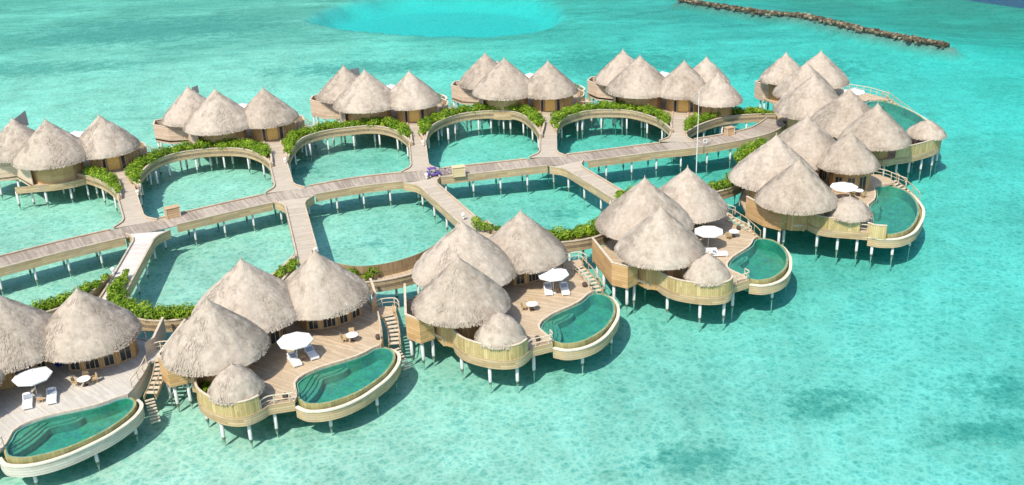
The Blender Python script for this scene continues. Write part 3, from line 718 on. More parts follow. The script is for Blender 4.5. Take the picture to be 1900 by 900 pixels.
def to_local(o, p):
    c, s = cos(o.rotation_euler.z), sin(o.rotation_euler.z); dx, dy = p[0] - o.location.x, p[1] - o.location.y
    return (c * dx + s * dy, -s * dx + c * dy)
# two extra cones of the last back villa
for (x, y, za, kd) in ((32.9, 158.9, ZA - 1.4, 'small'), (32.4, 166.3, ZA - .6, 'small')):
    q = to_local(BV[4], (x, y)); link('roof', ROOF[kd], BV[4], (q[0], q[1], za - ROOF_H[kd]), random.random() * 6)
    b = MB(); b.prism(circ(q[0], q[1], 2.4, 12), DECK - .9, DECK + 2.4); b.build('wall', M['wall'], BV[4])
    for k in range(4): link('pile', PILE, BV[4], (q[0] + 1.8 * cos(k * 1.57 + .5), q[1] + 1.8 * sin(k * 1.57 + .5), 0))

# the two villas at the right-hand bend have plans of their own (world coordinates)
F4_POOL = [(47.4, 125.7), (48.6, 125.9), (49.7, 125.5), (50.5, 124.2), (50.7, 121.8), (50.2, 118.8), (49.3, 116.3), (48.0, 113.9), (46.5, 111.9), (45.2, 111.0), (43.9, 110.6), (42.4, 111.4), (42.9, 113.5), (43.6, 115.8), (44.4, 119.3), (45.7, 121.0), (46.5, 122.9), (47.0, 124.6)]
F4_RIM = [(41.4, 110.8), (42.6, 110.1), (44.1, 109.9), (45.5, 110.3), (47.2, 111.6), (48.8, 113.9), (50.2, 116.5), (51.1, 119.1), (51.4, 122), (51.2, 124.4), (50.4, 126.2)]
F4_EDGE = [(41.4, 110.9), (42.3, 111.9), (42.8, 113.5), (43.5, 115.9), (44.3, 119.5), (45.6, 121.1), (46.4, 123), (46.9, 124.8), (47.3, 125.9), (48.6, 126.2)]
F4_FENCE = [(35.3, 114.8), (35.5, 114.2), (36.2, 113), (37.3, 112.2), (39.2, 111.6), (40.5, 111.2), (41.4, 110.9)]
F4 = dict(deck=[(32.8, 114.9), (33.6, 114.2), (34.6, 114.1)] + F4_FENCE + F4_EDGE[1:] + [(50.2, 126.8), (50.0, 128.6), (49.3, 129.6), (47.6, 130), (45.5, 130.6), (43.5, 133), (40.5, 135), (36.5, 134), (33, 130.6), (30.5, 127), (29, 123), (28.8, 118.6), (30.2, 115.4), (31.9, 113.9)], board=1.0,
          skirts=[([(34.6, 114.1)] + F4_FENCE, DECK - .9, DECK + .06), ([(49.3, 129.6), (47.6, 130), (45.5, 130.6), (43.5, 133), (40.5, 135), (36.5, 134), (33, 130.6), (30.5, 127), (29, 123)], DECK - .9, DECK + .06)],
          cones=[(34.0, 115.6, ZA - .63, 'main'), (33.1, 123, ZA, 'mid'), (39.1, 130.8, ZA, 'mid'), (43.2, 125.6, ZA - .75, 'small')],
          walls=[dict(poly=circ(34.2, 116.9, 2.75, 12, .2), below=.85), dict(poly=circ(33.1, 123, 3.3, 12, .2)), dict(poly=circ(39.1, 130.8, 3.3, 12, .2), open=[((40.2, 127.65), (41.6, 128.6), .05, 2.3, 'window', 1)]),
                 dict(poly=[(41.2, 124.6), (42.5, 123.7), (44.0, 123.5), (45.6, 124.3), (46.6, 125.9), (46.3, 127.5), (44, 128), (41.5, 127)], open=[((41.4, 124.46), (42.3, 123.84), .05, 2.2, 'window', 1), ((42.7, 123.67), (43.8, 123.53), .05, 2.2, 'window', 1), ((44.2, 123.6), (45.4, 124.2), .05, 2.2, 'window', 1)])],
          screens=[([(28.8, 118.6), (30.2, 115.4), (31.9, 113.9), (32.8, 114.9)], DECK - .55, DECK + 2.1, 'hexwall', 'bay_wall'), ([(41.4, 111.1), (41.9, 110.4), (43.2, 109.95)], DECK - .5, DECK + 1.2, 'hutfence', 'pool_screen')],
          hut=(39.8, 113.6), hut_kind='dome', hut_fence=F4_FENCE[:-1], pool=F4_POOL,
          pool_steps=[([(44.4, 117.8), (44.5, 119.3), (45.8, 120.9), (46.3, 120.4), (45.6, 119), (45.2, 117.7)], .4)],
          lip=[(42.4, 111.4), (43.9, 110.6), (45.2, 111.0), (46.5, 111.9), (48.0, 113.9), (49.3, 116.3), (50.2, 118.8), (50.7, 121.8), (50.5, 124.2), (49.7, 125.5)], rim=F4_RIM, edge=F4_EDGE,
          rails=[[(40.5, 111.3), (41.4, 111.0)], [(48.4, 130), (49.6, 128.9), (50.5, 127), (51.2, 125.6)]], stairs=[dict(path=[(50.2, 127.4), (51.2, 126), (52, 124)], z=(DECK, DECK - 1.6), w=1.3, n=8)],
          piles=[(30.4, 115.4), (31.9, 114.3), (32.7, 115.2), (29.2, 118.6), (36.3, 113.5), (38.4, 112.3), (40.5, 111.6), (42, 110.7), (44.3, 110.3), (47.2, 112.6), (49.6, 116.6), (50.8, 120.5), (34, 119), (33, 126), (38, 118), (42, 118), (40, 124), (44, 122), (47, 128), (49.6, 128), (36, 131), (40, 134), (44, 131), (30.5, 123)])
F5_POOL = [(58.0, 161.8), (58.3, 163.2), (59.4, 164.2), (61.0, 164.1), (62.1, 162.7), (63.1, 160.4), (63.8, 157.5), (64.1, 154.3), (63.9, 150.5), (63.2, 147), (61.8, 144.6), (60, 144.4), (58.5, 146), (57.5, 149), (57, 153), (57.2, 157), (57.6, 160)]
F5_EDGE = [(63.3, 145.4), (61.6, 144.1), (59.9, 144.0), (58.2, 145.6), (57.2, 149), (56.7, 153), (56.9, 157), (57.3, 160), (57.7, 162), (58.1, 163.5), (59.2, 164.7), (61.2, 164.7)]
F5_FENCE = [(53.4, 136.1), (54.6, 136.3), (55.9, 136.8), (58.0, 137.9), (60.2, 139.3), (61.6, 140.9), (62.1, 142.4)]
F5 = dict(deck=[(51.5, 135.6), (52.6, 135.7)] + F5_FENCE + [(63.0, 144)] + F5_EDGE + [(62.4, 164.6), (61.6, 166.4), (60.3, 168.6), (57, 172), (52, 173.4), (47, 173.2), (44, 171.8), (41.8, 170.6), (42.6, 168.2), (43.6, 165), (42.4, 158), (42.6, 152), (43.4, 147), (45.4, 141.5), (48, 137.5)], board=.3,
          skirts=[([(51.5, 135.6), (52.6, 135.7)] + F5_FENCE + [(63.0, 144)], DECK - .9, DECK + .06), ([(43.6, 165), (42.4, 158), (42.6, 152), (43.4, 147), (45.4, 141.5), (48, 137.5), (51.5, 135.6)], DECK - .9, DECK + .06)],
          cones=[(50.4, 136.6, ZA - .6, 'main'), (48.3, 142.5, ZA, 'mid'), (45.7, 151, ZA, 'mid'), (47.2, 160.4, ZA - .6, 'side'), (51.4, 167.2, ZA - .6, 'side'), (45.6, 167, ZA - .6, 'small')],
          walls=[dict(poly=circ(50.6, 138.4, 2.7, 12, .2), below=.85), dict(poly=circ(48.3, 143.2, 3.3, 12, .2)), dict(poly=circ(45.7, 151.4, 3.3, 12, .2), mat='hutfence'), dict(poly=circ(47.2, 160.4, 3, 12)), dict(poly=circ(51.4, 167.2, 3, 12)), dict(poly=circ(45.6, 168, 2.4, 12))],
          screens=[([(44, 171.8), (41.8, 170.6), (42.6, 168.2), (44.4, 167)], DECK - .55, DECK + 2.2, 'hexwall_pink', 'bay_wall')],
          hut=(59.7, 141.6), hut_kind='dome', hut_fence=F5_FENCE, pool=F5_POOL, pool_steps=[([(58.2, 161.6), (58.5, 163), (59.5, 163.9), (60.9, 163.8), (61, 162.6), (59.6, 161.4)], .45)],
          lip=[(61.8, 144.6), (63.2, 147), (63.9, 150.5), (64.1, 154.3), (63.8, 157.5), (63.1, 160.4), (62.1, 162.7), (61.0, 164.1)], rim=[(62.9, 144.2), (64.1, 146.6), (64.8, 150.4), (65, 154.3), (64.7, 157.8), (64, 161), (62.9, 163.4), (61.8, 165)], edge=F5_EDGE,
          rails=[[(62.4, 164.8), (61.6, 166.6), (60.3, 168.8), (57, 172)]], stairs=[dict(path=[(62.2, 166), (63.6, 163.6), (65.2, 161.5)], z=(DECK, .4), w=1.2, n=9)],
          piles=[(52, 136), (54, 136.6), (56, 137.2), (58.2, 138.4), (60.3, 139.8), (61.7, 141.6), (58, 141), (54, 140), (63.6, 147), (64.4, 152), (64, 158), (60, 150), (48, 139), (45.5, 143), (43.5, 148), (43, 154), (43.4, 160), (42.6, 169.8), (42.9, 168.4), (44.3, 171.4), (50, 172.6), (56, 171.8), (54, 150), (52, 158), (57, 166)])
for spec, lab in ((F4, 'thatched villa with four peaks and round pool inside the right-hand bend'), (F5, 'thatched corner villa with six peaks at the far right end of the boardwalk')):
    cx, cy = spec['cones'][1][:2]
    sh = lambda pl: [(p[0] - cx, p[1] - cy) for p in pl]
    S = dict(spec)
    for k in ('deck', 'hut_fence', 'pool', 'lip', 'rim', 'edge', 'piles'): S[k] = sh(spec[k])
    S['hut'] = sh([spec['hut']])[0]
    S['skirts'] = [(sh(p), a, b) for p, a, b in spec['skirts']]; S['cones'] = [(x - cx, y - cy, z, k) for x, y, z, k in spec['cones']]
    S['walls'] = [dict(w, poly=sh(w['poly']), open=[(sh([a])[0], sh([c])[0], *r) for a, c, *r in w.get('open', [])]) for w in spec['walls']]
    S['screens'] = [(sh(p), *r) for p, *r in spec['screens']]; S['pool_steps'] = [(sh(p), z) for p, z in spec['pool_steps']]
    S['rails'] = [sh(p) for p in spec['rails']]; S['stairs'] = [dict(s, path=sh(s['path'])) for s in spec['stairs']]
    o = villa(S, 1); o.location = (cx, cy, 0); tag(o, lab, 'villa', GV); FV.append(o)

# ------------------------------------------------------------------ boardwalk, jetties, garden bridges
def lampless(): pass
def walkway(name, path, w, mat, label, cat, group=None, pile_step=4.0, gaps=None, flare=None):
    """flare: index of the end (0 or -1) that widens into the boardwalk; gaps: world points where kerb and fascia stop on one side"""
    root = empty(name, (path[0][0], path[0][1], 0)); ox, oy = path[0]
    if flare is not None:
        q = path if flare == 0 else path[::-1]; u = unit2(q[0], q[1])
        q = [q[0]] + [(q[0][0] + u[0] * t, q[0][1] + u[1] * t) for t in (.7, 1.5, 2.6)] + list(q[1:])
        ws = [w * 2.25, w * 1.75, w * 1.25, w] + [w] * (len(q) - 4)
        if flare == -1: q = q[::-1]; ws = ws[::-1]
        path = q
    else: ws = [w] * len(path)
    P = [(p[0] - ox, p[1] - oy) for p in path]; A, B = offset(P, [x / 2 for x in ws]), offset(P, [-x / 2 for x in ws])
    zt = DECK + (.004 if flare is not None else 0)
    b = MB(); b.ribbon(A, B, zt - .12, zt); b.build('planking', M[mat], root)
    for s, E in ((1, A), (-1, B)):
        runs = [[]]
        dense = [E[0]]
        for a, c in zip(E[:-1], E[1:]):
            k = max(1, int(hypot(c[0] - a[0], c[1] - a[1]) / .6)) if gaps else 1
            dense += [(a[0] + (c[0] - a[0]) * i / k, a[1] + (c[1] - a[1]) * i / k) for i in range(1, k + 1)]
        for p in dense:
            if gaps and any(hypot(p[0] + ox - g[0], p[1] + oy - g[1]) < g[2] for g in gaps):
                if runs[-1]: runs.append([])
            else: runs[-1].append(p)
        for R in runs:
            if len(R) < 2: continue
            fa = MB(); ke = MB()
            fa.wall(R, DECK - .95, DECK + .10, .14 * s); ke.wall(offset(R, -.04 * s), DECK + .103, DECK + .2, .2 * s)
            w_ = fa.build('fascia', M['fascia'], root); ke.build('kerb', M['kerb'], w_)
    for (p, d) in walk(P, pile_step, pile_step * .5):
        for s in (-1, 1):
            link('pile', PILE_THIN, root, (p[0] - d[1] * s * (w / 2 - .25), p[1] + d[0] * s * (w / 2 - .25), 0))
    return tag(root, label, cat, group)
BW = smooth([(-92, 90.5), (-75, 102.4), (-60.8, 112.4), (-54.9, 116.5), (-48, 120.7), (-42.8, 124), (-37, 127.5), (-32, 130.3), (-28.0, 132.1), (-21, 135.0), (-11.8, 136.9), (3.9, 140.2), (12, 142), (21, 144.4), (26.3, 145.4), (30.3, 146.7), (35, 148.7), (38.7, 151.2), (42, 155.6)], 5)
JET = [('B', [(-57.7, 144.3), (-48.9, 124.0)], 'jetty from the boardwalk to the villa at the left end of the back row'), ('B', [(-37.5, 155.7), (-31.2, 133.2)], 'jetty to the second back-row villa from the left'),
       ('B', [(-15.6, 163.3), (-13.1, 139.2)], 'straight jetty to the back-row villa left of the purple buggy'), ('B', [(6.3, 166.0), (5.3, 142.9)], 'jetty to the back-row villa at top centre'),
       ('B', [(27.7, 162.0), (24.9, 147.4)], 'short jetty beside the flagpole'), ('Fp', [(-45.6, 117.0), (-44.4, 104), (-43.6, 93.2)], 'bleached pale jetty to the villa at the lower left corner'),
       ('F', [(-29.0, 127.9), (-24.7, 112), (-21.5, 99)], 'jetty to the second front-row villa'), ('F', [(-11.6, 132.7), (-5.4, 118.6), (-.6, 107.5)], 'slanting jetty that starts beside the purple buggy'),
       ('F', [(8.6, 137.2), (13.7, 126), (18, 117.6)], 'slanting jetty to the front-row villa right of centre')]
def meet(pth, end):
    """where a jetty's axis meets the edge of the boardwalk"""
    a, b_ = (pth[1], pth[0]) if end == 0 else (pth[-2], pth[-1]); u = unit2(a, b_)
    for k in range(0, 90):
        q = (b_[0] + u[0] * (k * .1 - 3), b_[1] + u[1] * (k * .1 - 3))
        if min(hypot(q[0] - c[0], q[1] - c[1]) for c in BWD) < 1.95: return q
    return b_
BWD = [p for p, d in walk(BW, .2)]
GAPS = []
for kd, pth, lab in JET:
    e = -1 if kd == 'B' else 0; q = meet(pth, e); pth[e] = q; GAPS.append((q[0], q[1], 2.55))
walkway('boardwalk', BW, 3.7, 'walk', 'long grey plank boardwalk running between the two rows of villas', 'boardwalk', None, 3.9, GAPS)
for kd, pth, lab in JET:
    walkway('jetty', pth, 2.35, 'jetty_pale' if kd == 'Fp' else 'jetty', lab, 'jetty', 'jetties joining the villas to the boardwalk', 4.6, None, -1 if kd == 'B' else 0)

def leaves(b, c, r, n, rnd, size=(.11, .25)):
    tone = rnd.gauss(0, .13)
    """one clump: leaves spread through its volume and over its outside"""
    for _ in range(n):
        d = Vector((rnd.gauss(0, 1), rnd.gauss(0, 1), rnd.gauss(0, 1) * .9 + .25)).normalized(); k = r * rnd.uniform(.55, 1.08)
        p = Vector(c) + Vector((d.x * k, d.y * k, d.z * k * .85)); s = rnd.uniform(*size)
        nrm = (d + Vector((rnd.uniform(-.6, .6), rnd.uniform(-.6, .6), rnd.uniform(-.2, .9)))).normalized()
        x = nrm.orthogonal().normalized(); x = (Matrix.Rotation(rnd.uniform(0, 6.28), 3, nrm) @ x); y = nrm.cross(x)
        b.add([p - x * s, p - y * s * .42 + nrm * .03, p + x * s, p + y * s * .42 + nrm * .03], [(0, 1, 2, 3)], at=min(1, max(0, rnd.gauss(.5, .2) + tone)))
def hedge(pts, label, seed, rmin=.5, rmax=.92, step=.6, width=1.2, zb=DECK + .35, widths=None, group='hedges planted along the curved garden bridges'):
    rnd = random.Random(seed); b = MB(); o = pts[0]
    w = MB()
    for (p, d) in walk(pts, step):
        if widths: width = min(zip(pts, widths), key=lambda q: hypot(q[0][0] - p[0], q[0][1] - p[1]))[1]
        for q in range(2 if width > .8 else 1):
            off = rnd.uniform(-.5, .5) * width * (.55 if widths else 1); r = rnd.uniform(rmin, rmax)
            if widths: r = min(r, max(.38, width * .52))
            if rnd.random() < .06: continue
            c = (p[0] - d[1] * off + rnd.uniform(-.2, .2) - o[0], p[1] + d[0] * off + rnd.uniform(-.2, .2) - o[1], zb + r * .55 + rnd.uniform(-.15, .3))
            leaves(b, c, r, int(150 * r * r + 40), rnd)
            o_ = len(b.mi); b.tube([(c[0], c[1], DECK), (c[0] + rnd.uniform(-.1, .1), c[1], c[2])], [.05, .02], 4); b.mi[o_:] = [1] * (len(b.mi) - o_)
    root = empty('hedge', (o[0], o[1], 0)); b.build('foliage', [M['leaf'], M['dark_wood']], root)
    return tag(root, label, 'hedge', group)
def bridge(edge, wmax, side, label, hl=None, seed=0, fence=None, taper=8.0, hspan=(0, 1), hoff=.5):
    """curved garden bridge; edge = its lagoon edge, the planter lies to side (+1 left) of it"""
    E = smooth(edge, 5); o = E[0]; E = [(p[0] - o[0], p[1] - o[1]) for p in E]; L = length(E); acc = 0; wd = []
    for i, p in enumerate(E):
        if i: acc += hypot(p[0] - E[i - 1][0], p[1] - E[i - 1][1])
        wd.append(side * max(.3, wmax * min(1, (acc + .5) / taper, (L - acc + .5) / taper)))
    O = offset(E, wd); root = empty('garden_bridge', (o[0], o[1], 0))
    b = MB(); b.ribbon(O, E, DECK - .35, DECK + .06) if side > 0 else b.ribbon(E, O, DECK - .35, DECK + .06); b.build('planter_bed', M['deck'], root)
    for nm, Q, s in (('lagoon_fascia', E, side), ('outer_fascia', O, -side)):
        b = MB(); b.wall(Q, DECK - .75, DECK + .52, .13 * s); w = b.build(nm, M['fascia'], root)
        b = MB(); b.wall(offset(Q, -.08 * s), DECK + .523, DECK + .62, .28 * s); b.build('cap', M['kerb'], w)
    for (p, d) in walk(E, 4.1, 1.5): link('pile', PILE_THIN, root, (p[0] - d[1] * side * .25, p[1] + d[0] * side * .25, 0))
    for (p, d) in walk(O, 5.5, 3): link('pile', PILE_THIN, root, (p[0] + d[1] * side * .25, p[1] - d[0] * side * .25, 0))
    if fence:
        n = len(E); i0, i1 = int(fence[0] * n), int(fence[1] * n); Q = E[i0:i1]
        b = MB(); b.wall(offset(Q, .2 * side), DECK + .06, DECK + 1.55, .1); b.build('screen_fence', M['fence_brown'], root)
    tag(root, label, 'garden bridge', 'curved garden bridges between the villas')
    if hl:
        n = len(E); H = offset(E, [q * hoff for q in wd]); H = [(p[0] + o[0], p[1] + o[1]) for p in H]
        i0, i1 = int(hspan[0] * n), max(int(hspan[1] * n), int(hspan[0] * n) + 2); hedge(H[i0:i1], hl, seed + 11, widths=[abs(q) for q in wd][i0:i1])
    return root
bridge([(-67, 141.8), (-64.2, 142.3), (-60.7, 140.4), (-57.5, 137.5), (-55.3, 134.7), (-53.4, 131.8)], 2.2, 1, 'short curved timber planter left of the leftmost back jetty', 'hedge left of the leftmost back jetty', 1, hspan=(.35, .95))
bridge([(-51.6, 135.2), (-53.2, 140.3), (-53.1, 145.6), (-51.3, 148.8), (-49, 150.2), (-45.2, 151), (-40.9, 150.2), (-37.5, 147), (-35, 142.7)], 2.4, 1, 'arched timber garden bridge in front of the second back-row villa', 'green hedge along the arched bridge of the second back-row villa', 2, hspan=(.06, .92))
bridge([(-33, 145.5), (-33.0, 150.6), (-32.3, 154.6), (-29.7, 157.5), (-26, 158.9), (-21.8, 159.3), (-18, 156.2), (-15.2, 150)], 2.4, 1, 'arched timber garden bridge in front of the middle back-row villa', 'green hedge along the arched bridge of the middle back-row villa', 3, hspan=(.06, .92))
bridge([(-13, 150.7), (-12.6, 157.5), (-10.2, 162.1), (-6.8, 164.6), (-2.3, 165), (1.2, 163.4), (3.3, 158.2), (4.5, 151.1)], 2.3, 1, 'arched timber garden bridge above the purple buggy', 'green hedge along the arched bridge above the purple buggy', 4, hspan=(.1, .9))
bridge([(7.1, 153.5), (8.4, 159), (11.7, 162.4), (15.3, 163.1), (19.6, 161.9), (23.2, 157), (24.5, 151.2)], 2.3, 1, 'arched timber garden bridge left of the flagpole', 'green hedge along the arched bridge left of the flagpole', 5, hspan=(.06, .92))
bridge([(26.6, 149.8), (28.9, 152.8), (32.3, 155.7), (35.2, 157.0), (39.1, 157.4), (42.0, 157.2)], 3.4, 1, 'low curved garden bridge right of the flagpole reaching the corner villa', 'green hedge right of the flagpole in front of two peaks', 6, hspan=(.04, .98), hoff=.55)
bridge([(-62, 99), (-57, 97.5), (-52, 98.6), (-48, 101.8), (-46, 106.5)], 2.0, -1, 'garden bridge half hidden behind the lower left roofs', 'small hedge left of the bleached pale jetty', 7, hspan=(.55, .97))
bridge([(-44, 106.5), (-43, 102), (-40.5, 98.8), (-37.3, 97), (-34.5, 97.3), (-31.5, 99.2), (-28.5, 102.5), (-26.8, 106), (-25.8, 110)], 2.4, -1, 'curved garden bridge right of the bleached pale jetty', 'thick bright hedge right of the bleached pale jetty', 8, hspan=(.02, .55))
bridge([(-23.7, 111), (-22.3, 107.5), (-19.5, 104.8), (-16.5, 104.0), (-13, 105.2), (-10, 108.0), (-8, 112.5), (-6.9, 117.5)], 2.3, -1, 'curved brown bridge with tall fence between the second and middle front villas', None, 9, fence=(.25, .8))
bridge([(-3.4, 118), (-2, 115.5), (1, 113.3), (5.5, 112.6), (9, 113.9), (11.3, 117.5), (12.4, 123)], 2.2, -1, 'curved garden bridge right of the middle front villa', 'row of rounded shrubs behind the middle front villa, on its right', 10, hspan=(.38, .8), hoff=.25)
bridge([(15.6, 126.5), (17, 124.8), (20, 124.4), (24, 126), (28, 128.5), (30.5, 132.5), (32, 137), (33.5, 140.5), (36.5, 145.6)], 2.4, -1, 'curved garden bridge inside the right-hand bend', 'shrubs beside the four-peaked villa inside the bend', 11, hspan=(.42, .66))
hedge([(31.3, 136.6), (33.2, 139), (35.2, 141.2), (37.2, 143.2)], 'two round bushes where the boardwalk meets the four-peaked villa', 31, .7, 1.05, .9, 1.3)
hedge([(13.4, 123.6), (14.2, 125.2), (15.6, 125.4)], 'small bush at the end of the jetty right of centre', 32, .5, .8, .7, .6)
hedge([(-4.6, 116.9), (-3.4, 115.8), (-2.2, 114.6)], 'two round bushes behind the middle front villa, by its jetty', 33, .5, .85, .8, .5)
hedge([(-26.4, 104.4), (-25.5, 106.2), (-24.9, 107.6)], 'small bush beside the peak of the second front villa', 34, .5, .75, .6, .4)
hedge([(-18.4, 103.6), (-17.0, 103.2), (-15.9, 103.4)], 'small bush at the start of the tall brown fence', 35, .45, .75, .6, .4)
hedge([(-34.6, 24.0 + 71), (-33.4, 96.6)], 'low shrub tuft left of the second front villa', 36, .4, .6, .6, .3)
for i, v in enumerate(FV[:3]):
    c, s = cos(v.rotation_euler.z), sin(v.rotation_euler.z); L = [(-5.5, -8.3), (-5.7, -9.4), (-5.5, -10.6)]
    hedge([(v.location.x + c * x - s * y, v.location.y + s * x + c * y) for x, y in L], ['potted greenery inside the round fence of the lower left villa', 'greenery inside the round fence of the second front villa', 'dark greenery inside the round fence of the middle front villa'][i], 40 + i, .4, .6, .6, .3, DECK + .1, group='greenery inside the round fences')

# ------------------------------------------------------------------ furniture
def wp(v, x, y, z=DECK, mir=1):
    c, s = cos(v.rotation_euler.z), sin(v.rotation_euler.z); y *= mir
    return (v.location.x + c * x - s * y, v.location.y + s * x + c * y, z)
def make_parasol():
    r = empty('parasol', (0, 0, 0)); b = MB(); b.lathe([(.03, 0), (.03, 2.75)], 8); b.build('pole', M['white_paint'], r)
    b = MB(); b.lathe([(.38, 0), (.38, .09), (.1, .12)], 14); b.build('base', M['white_paint'], r)
    b = MB(); V = [(0, 0, 2.72)]; n = 8; R = 1.72
    for q in (.5, 1.):
        for k in range(n):
            a = 2 * pi * k / n; V.append((R * q * cos(a), R * q * sin(a), 2.72 - .52 * q ** 1.05))
    F = [(0, 1 + k, 1 + (k + 1) % n) for k in range(n)] + [(1 + k, 1 + n + k, 1 + n + (k + 1) % n, 1 + (k + 1) % n) for k in range(n)]
    V += [(V[1 + n + k][0] * .99, V[1 + n + k][1] * .99, V[1 + n + k][2] - .14) for k in range(n)]
    F += [(1 + n + k, 1 + 2 * n + k, 1 + 2 * n + (k + 1) % n, 1 + n + (k + 1) % n) for k in range(n)]
    b.add(V, F); b.lathe([(.16, 2.68), (.14, 2.76), (.03, 2.83)], 8); b.build('canopy', M['fabric'], r)
    b = MB()
    for k in range(n):
        a = 2 * pi * k / n; b.tube([(0, 0, 2.62), (R * .98 * cos(a), R * .98 * sin(a), 2.17)], .015, 4)
    b.build('ribs', M['rail'], r); return r
def make_lounger():
    r = empty('sun_lounger', (0, 0, 0)); b = MB(); b.box((0, 0, .2), (.86, 2.1, .1))
    b.build('frame', M['white_paint'], r)
    for x in (-.36, .36):
        for y in (-.9, .9): c = MB(); c.box((x, y, .075), (.08, .08, .15)); c.build('leg', M['white_paint'], r)
    b = MB(); b.box((0, -.38, .32), (.82, 1.3, .13)); b.box((0, .56, .48), (.82, .82, .13), 0, .42); b.build('mattress', M['fabric'], r)
    b = MB(); b.box((0, .50, .565), (.66, .62, .06), 0, .42); b.build('towel', M['cushion_grey'], r)
    b = MB(); b.box((0, .78, .70), (.55, .22, .10), 0, .42); b.build('pillow', M['fabric'], r); return r
def make_table():
    r = empty('round_table', (0, 0, 0)); b = MB(); b.lathe([(.56, .70), (.60, .72), (.60, .75), (.57, .765)], 20); b.build('table_top', M['fabric'], r)
    b = MB(); b.lathe([(.28, 0), (.27, .04), (.06, .08), (.06, .70)], 10); b.build('pedestal', M['dark_wood'], r); return r
def make_chair():
    r = empty('chair', (0, 0, 0)); b = MB(); b.box((0, 0, .43), (.52, .5, .08)); b.build('seat', M['wicker'], r)
    b = MB(); b.box((0, .26, .68), (.54, .06, .5), 0, -.12); b.build('backrest', M['wicker'], r)
    for x in (-.22, .22):
        c = MB(); c.box((x * 1.15, .02, .6), (.05, .46, .05)); c.build('armrest', M['wicker'], r)
        for y in (-.2, .2): c = MB(); c.tube([(x, y, 0), (x, y, .4)], .025, 5); c.build('leg', M['wicker'], r)
    return r
def make_side():
    r = empty('side_table', (0, 0, 0)); b = MB(); b.box((0, 0, .32), (.55, .5, .05)); b.build('table_top', M['frame'], r)
    for x in (-.22, .22):
        for y in (-.2, .2): c = MB(); c.box((x, y, .148), (.05, .05, .295)); c.build('leg', M['frame'], r)
    return r
PROTO = {}
def place(kind, p, rz, label, cat, group):
    if kind not in PROTO: PROTO[kind] = {'parasol': make_parasol, 'sun_lounger': make_lounger, 'round_table': make_table, 'chair': make_chair, 'side_table': make_side}[kind](); o = PROTO[kind]
    else: o = copy_tree(PROTO[kind])
    o.location = p; o.rotation_euler = (0, 0, rz); return tag(o, label, cat, group)
VN = ['the lower left villa', 'the second front villa', 'the middle front villa', 'the front villa right of centre', 'the four-peaked villa in the bend', 'the far right corner villa']
def at_w(v, x, y): return to_local(v, (x, y))
sets = [  # villa, parasol xy, [(lounger xy, heading)], table xy, chairs angles
    (0, at_w(FV[0], -44.2, 81.6), [((at_w(FV[0], -44.5, 80.3)), .15), ((at_w(FV[0], -42.6, 81.0)), .15)], at_w(FV[0], -40.4, 83.2), (2.9, 1.6, .4)),
    (1, (3.2, -6.9), [((2.85, -7.2), .15), ((4.6, -6.6), .15)], (8.9, -5.5), (2.9, 1.4)),
    (2, (7.75, -5.1), [((7.35, -4.7), -.5), ((8.8, -5.7), -.45)], (3.7, -7.2), (2.5, 1.1)),
    (3, at_w(FV[3], 22.1, 108.2), [((at_w(FV[3], 21.9, 107.2)), .9), ((at_w(FV[3], 22.9, 106.2)), .9)], at_w(FV[3], 25.7, 111.2), (3.1,)),
    (4, (41.3 - 33.1, 120.4 - 123), [((40.4 - 33.1, 119.6 - 123), .8)], (44.0 - 33.1, 122.6 - 123), (3.3, 5.2)),
    (5, (55.8 - 48.3, 162.2 - 142.5), [((56.6 - 48.3, 160.4 - 142.5), .8)], (57.4 - 48.3, 166.5 - 142.5), (1.,))]
SIDE = ['left', 'right']
for vi, up, ls, tb, cs in sets:
    v = FV[vi]; r = v.rotation_euler.z
    place('parasol', wp(v, *up), r + .2 + vi * .31, 'white octagonal parasol open on the deck of ' + VN[vi], 'parasol', 'white parasols on the villa decks')
    for k, (p, h) in enumerate(ls):
        lab = ('white lounger with grey towel, %s of the pair at ' % SIDE[k] if len(ls) > 1 else 'white cushioned lounger on the deck of ') + VN[vi]
        place('sun_lounger', wp(v, *p), r + h, lab, 'sun lounger', 'white sun loungers')
    if len(ls) > 1:
        a, b_ = ls[0][0], ls[1][0]
        place('side_table', wp(v, (a[0] + b_[0]) / 2, (a[1] + b_[1]) / 2), r + ls[0][1], 'small wooden table between the two loungers of ' + VN[vi], 'side table', 'side tables between loungers')
    place('round_table', wp(v, *tb), 0, 'round white dining table on the deck of ' + VN[vi], 'table', 'round white tables')
    for k, a in enumerate(cs):
        nm = ['left of', 'behind', 'right of'][k]
        place('chair', wp(v, tb[0] + .85 * cos(a), tb[1] + .85 * sin(a)), r + a - pi / 2, 'wicker armchair %s the round table at %s' % (nm, VN[vi]), 'chair', 'wicker chairs')
BN = ['leftmost', 'second', 'middle', 'fourth', 'fifth']
for i, (x, y) in enumerate(((4.5, -12.0), (4.0, -11.2), (3.2, -11.6), (3.1, -11.9), (2.0, -12.1))):
    v = BV[i]; place('parasol', wp(v, x, y, DECK, -1), .3, 'white parasol top peeping over the roofs of the %s back-row villa' % BN[i], 'parasol', 'white parasols on the villa decks')

# dark roof panels standing open behind the seaward peaks of three back villas
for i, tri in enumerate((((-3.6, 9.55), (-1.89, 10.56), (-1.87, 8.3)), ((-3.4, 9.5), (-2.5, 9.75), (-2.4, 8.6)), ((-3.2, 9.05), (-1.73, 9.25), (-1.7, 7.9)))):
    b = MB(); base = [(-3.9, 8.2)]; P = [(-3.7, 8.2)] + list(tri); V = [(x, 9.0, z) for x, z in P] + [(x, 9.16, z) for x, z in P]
    b.add(V, [(0, 1, 2, 3), (7, 6, 5, 4)] + [(k, (k + 1) % 4, 4 + (k + 1) % 4, 4 + k) for k in range(4)]); b.build('roof_panel', M['panel'], BV[i])
